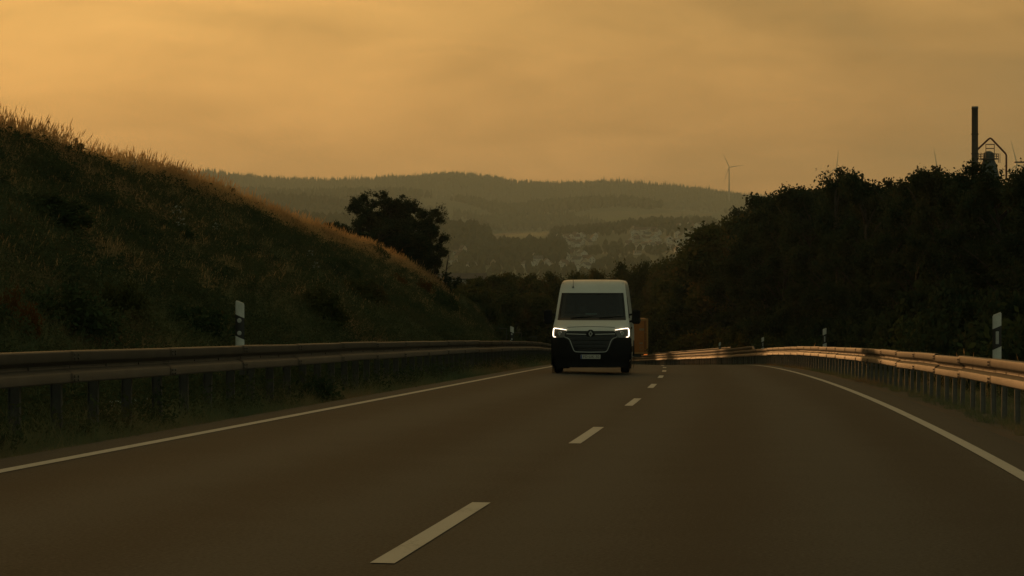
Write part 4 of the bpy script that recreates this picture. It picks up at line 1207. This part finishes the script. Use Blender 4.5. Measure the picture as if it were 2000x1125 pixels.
bank_tree(742, 171, 425, 3, .85, "low dark tree in front of the clump, rising from the grass crest", TV, 9.0)
bank_tree(785, 173, 440, 4, .85, "low dark tree at the clump's foot where the crest drops", TV, 9.0)
# broken stem with a bushy foot
def at_ground(u, Y):
    X = (u - 1000) / F * Y; o_ = X - float(np.interp(Y, YC, XC))
    return Vector((X, Y, float(np.interp(Y, S, ZC)) + float(ground_h(Y, o_)) - .1)), o_
p, o_ = at_ground(868, 186)
t = empty("broken_sapling", p, 0, "broken bare stem rising from a small bush, right of the tree clump", "sapling")
zt = (562.5 - 497) / F * 186 - p.z
MB().tube([(0, 0, -.3), (.05, 0, zt * .5), (.22, 0, zt * .8), (.34, 0, zt)], [.07, .055, .045, .02], 6).build("trunk", M['bark'], t)
MB().tube([(.1, 0, zt * .62), (.3, .05, zt * .72), (.62, .1, zt * .77)], [.03, .02, .008], 5).build("branch", M['bark'], t)
rs2 = np.random.RandomState(8)
cc = [np.array([rs2.randn() * .45, rs2.randn() * .4, zt * (.1 + .45 * rs2.rand()**1.3)]) for k in range(34)]
V, Fq = leaf_cloud(rs2, cc, 26, .16, .12); link("crown", np_mesh("crown", V, Fq, M['leaf_dark']), t)
p, o_ = at_ground(849, 184)
t = empty("bare_sapling", p, 0, "thin bare pale stem forking at the top, left of the broken stem", "sapling")
zt = (562.5 - 488) / F * 184 - p.z
MB().tube([(0, 0, -.3), (.02, 0, zt * .6), (-.05, 0, zt)], [.06, .05, .03], 6).tube([(-.03, 0, zt * .8), (.25, 0, zt * 1.1), (.42, 0, zt * 1.22)], [.035, .02, .01], 5).tube([(-.05, 0, zt), (-.2, 0, zt * 1.2)], [.03, .012], 5).build("trunk", M['bark'], t)

# trees in the dip behind the van
dip = [(892, 275, 557, .55), (915, 262, 548, .6), (940, 285, 545, .7), (968, 270, 536, .75), (995, 290, 531, .8), (1020, 278, 536, .75), (1046, 295, 540, .7), (1070, 270, 545, .7), (1092, 300, 533, .8), (1118, 310, 530, .8),
       (1150, 300, 533, .8), (1178, 290, 527, .7), (1205, 315, 526, .8), (1234, 285, 508, .72), (1262, 300, 522, .75), (1288, 290, 516, .5), (1310, 305, 520, .6), (1335, 300, 520, .8), (930, 240, 566, .6), (975, 235, 568, .6), (1010, 238, 575, .6), (1050, 240, 572, .6), (1300, 270, 548, .7), (1270, 276, 552, .7)]
DIPL = ["low rounded dark tree right below the broken stem, where the bank ends", "rounded dark tree second to the right of the broken stem", "rounded dark tree in front of the long white shed", "dark tree just left of the tallest rounded one in the dip", "tallest rounded dark tree left of the van in the dip",
        "dark tree right against the tallest rounded one in the dip", "rounded dark tree halfway between the tallest one and the white van", "rounded dark tree just left of the van's windscreen", "dark tree showing at the van's upper left corner", "dark tree behind the van's roof, above its aerial",
        "dark tree behind the left half of the van's roof", "dark tree behind the middle of the van's roof", "dark tree rising behind the right half of the van's roof", "tree with a flat umbrella-like top just right of the van's roof", "dark tree between the umbrella-topped tree and the spiky one",
        "small tree with a spiky top, right of the umbrella-topped tree", "dark tree right of the small spiky tree", "last tree of the dip, where the roadside wood begins", "lower dark tree nearest the bank, in front of the dip's trees", "lower dark tree in front of the tallest rounded one",
        "lower dark tree in front, below the middle of the dip's trees", "lower dark tree beside the van's left mirror", "lower dark tree in front, right of the orange truck's top", "lower dark tree above the orange truck"]
for i, (u, Y, v, wd) in enumerate(dip):
    p, o_ = at_ground(u, Y)
    hgt = (562.5 - v) / F * Y - p.z
    lb = DIPL[i]
    place_tree(TM[i % 3], p, rs.rand() * 6.28, (wd * 1.15, wd * 1.15, max(hgt, 3) / 10.2), lb, "trees in the dip behind the van")
for i in range(30):
    s_ = 190 + 75 * rs.rand(); o_ = -6.5 - 12 * rs.rand()
    place_bush((BM + BV)[i % 7], s_, o_, 1.2 + rs.rand() * 1.8, 1.3 + rs.rand() * .9, "dark bush where the grassy bank runs out, left of the van", "bushes at the bank's far end")

# ------------------------------------------------------------------ grass, weeds and bushes on the bank
rg = np.random.RandomState(21)
short = [np_mesh("short_grass", *blades(np.random.RandomState(k), 44, .10, .34, .008, .17, .6), M['grass']) for k in range(5)]
tall = [np_mesh("tall_grass", *blades(np.random.RandomState(20 + k), 10, .45, .95, .0055, .18, .42, 3, .010), M['grass_dry']) for k in range(5)]
mix_ = [np_mesh("mid_grass", *blades(np.random.RandomState(30 + k), 24, .25, .55, .007, .2, .55, 3), M['grass']) for k in range(3)]
forb = []
for k in range(3):
    q = np.random.RandomState(50 + k); cc = [np.array([q.randn() * .10, q.randn() * .10, .08 + .34 * q.rand()]) for _ in range(10)]
    forb.append(np_mesh("leafy_forb", *leaf_cloud(q, cc, 16, .06, .026), M['weed']))
kinds = short + mix_ + forb + tall           # 0-4, 5-7, 8-10, 11-15
PT = []; RT = []; SCL = []; IX = []
def add_pts(s_, o_, choose, smin, smax):
    h = ground_h(s_, o_); p = pos(s_, o_, 0); p[:, 2] = np.interp(s_, S, ZC) + h
    n = len(s_)
    PT.append(p); RT.append(np.stack([rg.randn(n) * .12, rg.randn(n) * .12, rg.rand(n) * 6.283], -1))
    k = smin + (smax - smin) * rg.rand(n); SCL.append(np.stack([k * (1 + .2 * rg.rand(n)), k * (1 + .2 * rg.rand(n)), k], -1)); IX.append(choose(n, s_, o_))
def bank_pts(n, s0, s1, bias=1.6):
    s_ = s0 + (s1 - s0) * rg.rand(n)**bias
    dc = np.interp(s_, DS, DC)
    d = 5.3 + (dc + 1.2 - 5.3) * rg.rand(n)
    return s_, -d
def ch_bank(n, s_, o_):
    patch = fbm(s_ * .16 + 3, o_ * .22, 3)
    r_ = rg.rand(n)
    a = np.where(r_ < .62, rg.randint(0, 5, n), np.where(r_ < .86, rg.randint(5, 8, n), rg.randint(8, 11, n)))
    a = np.where((patch > .06) & (r_ > .55), rg.randint(8, 11, n), a)
    return a
add_pts(*bank_pts(120000, 18, 235), ch_bank, .7, 1.3)
# the crest carries tall dry stalks
n = 8500
s_ = 34 + 158 * rg.rand(n)**1.3; dc = np.interp(s_, DS, DC)
add_pts(s_, -(dc - .45 + 1.8 * rg.rand(n)), lambda n, a, b: np.where(rg.rand(n) < .80, rg.randint(11, 16, n), rg.randint(5, 8, n)), .55, 1.15)
n = 4500; s_ = 78 + 112 * rg.rand(n)**1.1; dc = np.interp(s_, DS, DC)
add_pts(s_, -(dc - 1.5 + 2.6 * rg.rand(n)), lambda n, a, b: rg.randint(11, 16, n), .5, 1.0)
# drier tufts thin out down the upper bank, farther along
n = 7500; s_ = 40 + 150 * rg.rand(n)**1.1; dc = np.interp(s_, DS, DC)
add_pts(s_, -(dc - 6.5 * rg.rand(n)**1.5), lambda n, a, b: rg.randint(11, 16, n), .30, .62)
# verge, left and right
n = 14000; s_ = 16 + 120 * rg.rand(n)**1.5; add_pts(s_, -(4.75 + 1.6 * rg.rand(n)), lambda n, a, b: np.where(rg.rand(n) < .6, rg.randint(0, 5, n), rg.randint(5, 9, n)), .6, 1.15)
n = 16000; s_ = 14 + 180 * rg.rand(n)**1.7; add_pts(s_, -(4.25 + 1.7 * rg.rand(n)), lambda n, a, b: rg.randint(0, 8, n), .25, .7)
n = 15000; s_ = 18 + 150 * rg.rand(n)**1.5; o_ = 4.6 + 6.0 * rg.rand(n)**1.1; add_pts(s_, o_, lambda n, a, b: np.where((rg.rand(n) < .8) | (b < 5.6), rg.randint(0, 5, n), rg.randint(5, 11, n)), .22, .6)
n = 50; s_ = 22 + 100 * rg.rand(n); add_pts(s_, 5.3 + 3.0 * rg.rand(n), lambda n, a, b: rg.randint(11, 16, n), .5, 1.0)
scatter("grass", np.concatenate(PT), np.concatenate(RT), np.concatenate(SCL), np.concatenate(IX), kinds)

# single weeds on the crest
def weed_mesh(seed, h, n, spread, leafs=.05, mk='weed', headd=True):
    q = np.random.RandomState(seed); st = MB(); cc = []
    for i in range(n):
        a = q.rand() * 6.28; d = spread * q.rand(); hh = h * (.6 + .4 * q.rand())
        tip = np.array([d * math.cos(a), d * math.sin(a), hh]); st.tube([(0, 0, -.05), tuple(tip * .5 + np.array([0, 0, hh * .08])), tuple(tip)], [.010, .008, .004], 4)
        for k in range(9):
            f = .15 + .85 * k / 8; cc.append(tip * f + q.randn(3) * .02)
        if headd: cc += [tip + q.randn(3) * .02 for _ in range(5)]
    V, Fq = leaf_cloud(q, cc, 7, .035, leafs)
    return st.mesh("stalk", M['weed']), np_mesh("leaf", V, Fq, M[mk])
WV = [weed_mesh(200 + k, 1.0, 5 + k, .22) for k in range(4)]
WT = [weed_mesh(210, 1.0, 2, .08, .035), weed_mesh(211, 1.0, 1, .04, .04)]
def crest_weed(u, me, h, w_, label, group="dark weeds along the crest", drop=0.15):
    dcs = np.arange(46, 225, .5); cp = pos(dcs, -np.interp(dcs, DS, DC)); uu = 1000 + F * cp[:, 0] / cp[:, 1]
    s_ = float(np.interp(u, uu, dcs)); o_ = -float(np.interp(s_, DS, DC)) + drop * 2
    p = V3(s_, o_); p.z = float(np.interp(s_, S, ZC)) + float(ground_h(s_, o_))
    t = empty("weed", p, rs.rand() * 6.28, label, "weed", group); t.scale = (w_, w_, h)
    link("stalk", me[0], t); link("leaf", me[1], t)
for (u, k, h, w_, lb) in ((22, 0, .55, 1.2, "dark bushy weed on the crest at the left edge"),
                          (104, 1, .50, .9, "dark weed on the crest among pale stalks, second from the left edge"),
                          (134, 2, .78, .9, "tall dark leafy weed standing out of the pale grass on the crest"),
                          (150, 3, .45, 1.0, "low dark weed at the foot of the tall leafy one"),
                          (234, 0, .50, .9, "dark weed on the crest between pale grass heads"),
                          (262, 1, .35, .8, "small dark weed on the crest left of the thistle"),
                          (345, 2, .40, 1.5, "broad dark weed clump on the crest, right of the thistle"),
                          (362, 3, .38, 1.4, "broad dark weed clump where the hills begin to show"),
                          (432, 1, .78, 1.0, "tall dark weed in front of the hazy ridge, like a small tower"),
                          (410, 0, .58, .7, "dark two-headed weed left of the tower-like one"),
                          (458, 2, .50, .9, "dark weed on the crest right of the tower-like one"),
                          (470, 3, .48, .8, "small dark weed farthest right on the crest before the orange grass")):
    crest_weed(u, WV[k], h, w_, lb)
crest_weed(303, WT[1], .62, .8, "single thistle stalk with a dark head above the crest")
crest_weed(128, WT[0], .95, .8, "tallest thin stalk above the crest near the left edge")
# bushes on the bank (pixel-placed by casting to the bank)
def bank_at(u, v):
    Y = np.arange(24, 215, .2); X = (u - 1000) / F * Y; Z = (562.5 - v) / F * Y
    s_ = np.interp(Y, YC, S); o_ = X - np.interp(s_, S, XC)
    g_ = np.interp(s_, S, ZC) + ground_h(s_, o_)
    hit = np.where((g_ >= Z) & (o_ < -5.5))[0]; i = hit[0] if len(hit) else 60
    return float(s_[i]), float(o_[i])
for (u, v, me, h, w_, lb) in ((4, 668, BR[0], .75, .42, "rust-orange bush at the left edge, above the guard rail"),
                              (175, 682, BR[1], .35, .45, "small rust-orange tuft just over the guard rail, near the left edge"),
                              (418, 655, BR[1], .45, .35, "slim orange-brown plant beside the nearest left roadside post"),
                              (372, 672, BV[0], .75, .85, "dark green bush left of the nearest roadside post"),
                              (90, 665, BV[1], .9, 1.0, "dark green bush behind the guard rail near the left edge"),
                              (215, 655, BM[0], .9, .55, "upright olive shrub on the bank between two dark bushes"),
                              (620, 640, BM[1], .9, .85, "olive bush halfway along the bank, right of the nearest post"),
                              (580, 445, BV[2], .55, .7, "dark green bush just under the orange crest grass"),
                              (730, 505, BV[3], .8, 1.0, "dark bush below the crest in front of the tree clump"),
                              (655, 545, BV[0], .8, .9, "dark bush in the middle of the bank under the tree clump"),
                              (770, 560, BR[0], .7, .8, "rusty bush on the bank below the tree clump"),
                              (825, 578, BR[1], .9, .9, "rusty bush on the bank's far slope, right of the clump"),
                              (860, 612, BV[1], 1.2, 1.1, "dark bush low on the bank's far slope"),
                              (700, 600, BM[2], 1.0, 1.0, "olive bush low on the bank, right of its middle"),
                              (60, 440, BV[2], .7, 1.1, "dark green bush high on the bank near the left edge"),
                              (300, 470, BV[3], .6, 1.0, "dark green bush in the middle of the bank, above the olive shrub")):
    a, b = bank_at(u, v); place_bush(me, a, b, h, w_, lb, "bushes on the bank")
# white umbel flowers
q = np.random.RandomState(77)
fm = MB()
for k in range(7):
    a = q.rand() * 6.28; d = .03 + .12 * q.rand(); h = .55 + .3 * q.rand()
    fm.tube([(0, 0, 0), (d * .6 * math.cos(a), d * .6 * math.sin(a), h * .6), (d * math.cos(a), d * math.sin(a), h)], .005, 4)
fst = fm.mesh("stalk", M['weed'])
cc = []
q = np.random.RandomState(77)
for k in range(7):
    a = q.rand() * 6.28; d = .03 + .12 * q.rand(); h = .55 + .3 * q.rand(); cc.append(np.array([d * math.cos(a), d * math.sin(a), h]))
V, Fq = leaf_cloud(q, cc, 10, .018, .014); V[:, 2] += 0
fpe = np_mesh("petals", V, Fq, M['flower'])
for i, (u, v, lb) in enumerate(((246, 366, "white flower cluster high on the bank near the crest"), (333, 462, "white flower cluster in the middle of the bank, upper of the pair"), (342, 488, "white flower cluster in the middle of the bank, lower of the pair"),
                                (415, 490, "white flower right of the pair in the middle of the bank"), (218, 758, "white flowers under the left guard rail, left of three"), (284, 776, "white flowers under the left guard rail, between two posts"), (246, 782, "white flowers low under the left guard rail"), (600, 535, "white flowers on the bank, right of the roadside post"), (612, 560, "white flowers below the others, right of the roadside post"))):
    if v > 700:
        Y = 26.0 + (u - 200) * .02; s_ = Y; o_ = -5.35 - .1 * i
        X = (u - 1000) / F * Y; o_ = X - float(np.interp(Y, YC, XC)); s_ = Y
    else: s_, o_ = bank_at(u, v)
    p = V3(s_, o_); p.z = float(np.interp(s_, S, ZC)) + float(ground_h(s_, o_))
    t = empty("wildflower", p, i, lb, "flower", "white wildflowers on the bank"); t.scale = (1, 1, 1) if v < 700 else (.7, .7, .5)
    link("stalk", fst, t); link("petals", fpe, t)

# ------------------------------------------------------------------ the village
M['wall_pale'] = mat("render_pale", (0.50, 0.48, 0.42), 0.8, var=(0.42, 0.40, 0.35), scale=.4)
M['wall_warm'] = mat("render_warm", (0.42, 0.35, 0.26), 0.8, var=(0.36, 0.30, 0.22), scale=.4)
M['roof_red'] = mat("roof_tiles_red", (0.075, 0.035, 0.025), 0.7, var=(0.06, 0.03, 0.022), scale=.8)
M['roof_grey'] = mat("roof_tiles_grey", (0.05, 0.048, 0.045), 0.7, var=(0.035, 0.034, 0.032), scale=.8)
M['win_dark'] = mat("window_dark", (0.03, 0.032, 0.035), 0.2)
def house_meshes(wx, dy, hw, hr, wallm, roofm):
    x, y = wx / 2, dy / 2
    wl = MB().prism([(-x, -1.5), (x, -1.5), (x, hw), (0, hw + hr * .96), (-x, hw)], -y, y, 'y').mesh("wall", wallm)
    rf = MB()
    for sg in (-1, 1):
        rf.prism([(0, hw + hr + .02), (sg * (x + .5), hw - .5 * hr / x + .02), (sg * (x + .5), hw - .5 * hr / x + .27), (0, hw + hr + .30)], -y - .4, y + .4, 'y')
    rm = rf.mesh("roof", roofm)
    wn = MB().box(-.55, .55, -.03, .05, 0, 1.3).mesh("window", M['win_dark'])
    ch = MB().box(-.4, .4, -.4, .4, 0, 1.6).mesh("chimney", roofm)
    return wl, rm, wn, ch, (wx, dy, hw, hr)
HM = [house_meshes(9, 11, 5.6, 4.2, M['wall_pale'], M['roof_red']), house_meshes(10, 12, 6.0, 3.6, M['wall_pale'], M['roof_grey']), house_meshes(8, 10, 5.0, 4.6, M['wall_warm'], M['roof_red']), house_meshes(11, 13, 8.0, 4.0, M['wall_pale'], M['roof_grey'])]
HD = ["white gabled house under a red roof", "white gabled house under a grey roof", "small beige gabled house", "tall white house under a grey roof"]
HP = []
def house(u, v, k, rz, where, group, first=1000):
    X, Y, Z = ray_to_valley(u, v, first)
    wl, rm, wn, ch, (wx, dy, hw, hr) = HM[k]
    HP.append((X, Y))
    t = empty("house", (X, Y, Z), rz, HD[k] + " " + where, "house", group)
    t.scale = (.72, .72, .70)
    link("wall", wl, t); r_ = link("roof", rm, t)
    for x in (-wx * .25, wx * .25):
        for z in (1.0, 3.6) if hw > 5.2 else (1.2,):
            o = link("window", wn, t); o.location = (x, -dy / 2, z)
    o = link("chimney", ch, r_); o.location = (wx * .18, dy * .15, hw + hr * .7)
clusters = [((1085, 1172, 462, 486), 16, "in the hazy row left of the village's middle", "houses of the upper row"),
            ((1234, 1286, 450, 474), 18, "in the village's dense middle", "houses in the knot at the middle"),
            ((1218, 1325, 474, 490), 12, "in the row below the village's middle", "houses in the lower row"),
            ((1322, 1432, 438, 500), 40, "on the hazy slope right of the village", "houses on the right-hand slope"),
            ((1335, 1385, 495, 530), 16, "low in haze beside the dark wood", "houses beside the wood"),
            ((880, 1010, 490, 526), 15, "in the valley left of the village", "houses in the valley on the left"),
            ((1028, 1165, 490, 532), 26, "in the valley above the white van", "houses above the van")]
rh = np.random.RandomState(3); HUV = []
for (u0, u1, v0, v1), n, wh, gr_ in clusters:
    for i in range(n):
        for q_ in range(40):
            hu, hv_ = u0 + (u1 - u0) * rh.rand(), v0 + (v1 - v0) * rh.rand()
            if all(abs(hu - a_) > 7.5 or abs(hv_ - b_) > 4.5 for a_, b_ in HUV): break
        else: continue
        HUV.append((hu, hv_))
        house(hu, hv_, rh.choice([0, 1, 2, 3], p=[.35, .3, .15, .2]), rh.randn() * .9, wh, gr_)
def hall(u, v, wpx, hpx, label, roofm, first=1000):
    X, Y, Z = ray_to_valley(u, v, first)
    wd, hg = wpx / F * Y, hpx / F * Y
    HP.append((X, Y)); HP.append((X - wd / 3, Y)); HP.append((X + wd / 3, Y))
    t = empty("hall_building", (X, Y, Z), 0, label, "building")
    MB().box(-wd / 2, wd / 2, -6, 6, -2, hg).build("wall", M['wall_pale'], t)
    MB().prism([(-6.4, hg + .02), (6.4, hg + .02), (6.4, hg + .3), (0, hg + 1.6), (-6.4, hg + .3)], -wd / 2 - .3, wd / 2 + .3, 'x').build("roof", roofm, t)
    n = max(3, int(wd / 5)); wn = MB().box(-1.1, 1.1, -.05, .06, 0, hg * .32).mesh("window", M['win_dark'])
    for i in range(n):
        o = link("window", wn, t); o.location = (-wd / 2 + wd * (i + .5) / n, -6.0, hg * .42)
hall(1030, 522, 25, 6, "long low pale hall in the valley, left of the van's roof", M['roof_grey'])
hall(1306, 486, 16, 6, "broad pale apartment block below the knot of houses", M['roof_grey'])
hall(1245, 497, 14, 5, "pale low hall standing alone under the village's middle", M['roof_grey'])
hall(1265, 479, 22, 4, "long pale hall under a reddish roof at the village's middle", M['roof_red'])
hall(895, 497, 20, 5, "pale hall with a long roof in the hazy valley beside the broken stem", M['roof_red'])
X, Y, Z = -11.2, 420.0, 0
t = empty("white_shed", ((905 - 1000) / F * 420, 420, -21), 0, "long white shed glimpsed between the dark bushes left of the van", "shed")
zt = (562.5 - 543.5) / F * 420 + 21
MB().box(-4.6, 3.8, 0, 6, -1, zt - .25).build("wall", M['wall_pale'], t)
MB().prism([(-.4, zt - .25), (6.4, zt - .25), (6.4, zt + .2), (3, zt + .9), (-.4, zt - .1)], -4.9, 4.1, 'x').build("roof", M['roof_grey'], t)
wn = MB().box(-.5, .5, -.05, .05, 0, .9).mesh("window", M['win_dark'])
for i in range(5):
    o = link("window", wn, t); o.location = (-3.8 + 1.7 * i, 0, zt - 1.6)

# ------------------------------------------------------------------ forests on the hills (nobody could count them)
def conifer(seed):
    q = np.random.RandomState(seed); mb = MB()
    mb.lathe([(2.6, 1), (1.9 + q.rand() * .5, 7), (2.2, 7.2), (1.2, 13), (1.4, 13.2), (.02, 21)], 7)
    v = np.array(mb.v); v[:, :2] *= 1 + .18 * q.randn(len(v), 1); mb.v = [tuple(x) for x in v]
    return mb.mesh("conifer", M['far_leaf'])
def broad(seed):
    q = np.random.RandomState(seed); mb = MB()
    mb.lathe([(.3, 0), (2.6, 3), (4.3, 6.5), (4.6, 9.5), (3.4, 13), (1.6, 15.2), (.05, 16)], 8)
    v = np.array(mb.v); v[:, :2] *= 1 + .16 * q.randn(len(v), 1); v[:, 2] *= 1 + .05 * q.randn(len(v)); mb.v = [tuple(x) for x in v]
    return mb.mesh("broadleaf", M['far_leaf'])
M['far_leaf'] = leaf_mat("far_forest_leaf", [(0.020, 0.026, 0.010), (0.032, 0.038, 0.014), (0.045, 0.046, 0.018)], 0.1, 0.004)
fk = [conifer(1), conifer(2), conifer(3), broad(4), broad(5), broad(6)]
def forest(name, n, x0, x1, y0, y1, pick, keep, smin=.75, smax=1.2):
    x = x0 + (x1 - x0) * rg.rand(n); y = y0 + (y1 - y0) * rg.rand(n)
    z = valley_z(x, y)
    k = keep(x, y, z) & ~in_field(*uv_of(x, y, z)); x, y, z = x[k], y[k], z[k]
    if y0 < 3700:                              # gardens and streets: no tree right in front of a house
        hp = np.array(HP); k = np.ones(len(x), bool)
        for (hx, hy) in hp: k &= ~((np.abs(x - hx) < 9) & (y > hy - 75) & (y < hy + 10))
        x, y, z = x[k], y[k], z[k]
    n = len(x)
    sc_ = smin + (smax - smin) * rg.rand(n)
    return scatter(name, np.stack([x, y, z - .5], -1), np.stack([0 * x, 0 * x, rg.rand(n) * 6.283], -1), np.stack([sc_, sc_, sc_ * (.85 + .3 * rg.rand(n))], -1), pick(n), fk)
def uv_of(x, y, z): return 1000 + F * x / y, 562.5 - F * z / y
forest("ridge_forest", 22000, -1450, 900, 6150, 7150, lambda n: rg.choice([0, 1, 2, 3], n), lambda x, y, z: (fbm(x / 300, y / 300, 3) > -.16) | (y > 6850))
forest("hill_forest", 17000, -1050, 800, 4300, 5350, lambda n: rg.choice([0, 2, 3, 4, 5], n), lambda x, y, z: fbm(x / 200 + 5, y / 240, 3) > -.07)
def keepC(x, y, z):
    u, v = uv_of(x, y, z)
    return ~((u > 960) & (v > 452) & (v < 484) & (u < 1080)) & (x < 60)
forest("lower_forest", 9000, -700, 80, 3450, 4350, lambda n: rg.choice([3, 4, 5, 1], n), keepC)
def keepE(x, y, z): return z > prof_layer(x, y, 3750, 1750, 900, LD, np.interp(y, [-700, 300, 420, 900, 1700, 2300, 9000], [-30, -24, -20, -28, -12, 8, 20])) - 4
forest("knoll_forest", 4500, -420, 60, 2350, 3000, lambda n: rg.choice([3, 4, 5], n), keepE)
def keepD(x, y, z):
    u, v = uv_of(x, y, z)
    a = (u > 1075) & (u < 1400) & (y > 3350)
    b = (y < 3350) & (fbm(x / 70, y / 70, 3) > .02)
    return (a | b) & ~((u > 955) & (u < 1078) & (v > 452) & (v < 486))
forest("village_trees", 6500, -300, 420, 2150, 3720, lambda n: rg.choice([3, 4, 5, 5], n), keepD, .35, .72)
forest("valley_thicket", 2600, -220, 260, 380, 2150, lambda n: rg.choice([3, 4, 5], n), lambda x, y, z: (y > 1500) | (fbm(x / 50, y / 90, 2) > .02), .5, .8)
forest("skyline_spruces", 900, -900, 700, 6930, 7060, lambda n: rg.choice([0, 1, 2], n), lambda x, y, z: (fbm(x / 60, y / 400, 3) > -.05) & ((x < -330) | ((x > 150) & (x < 640))), .9, 1.45)
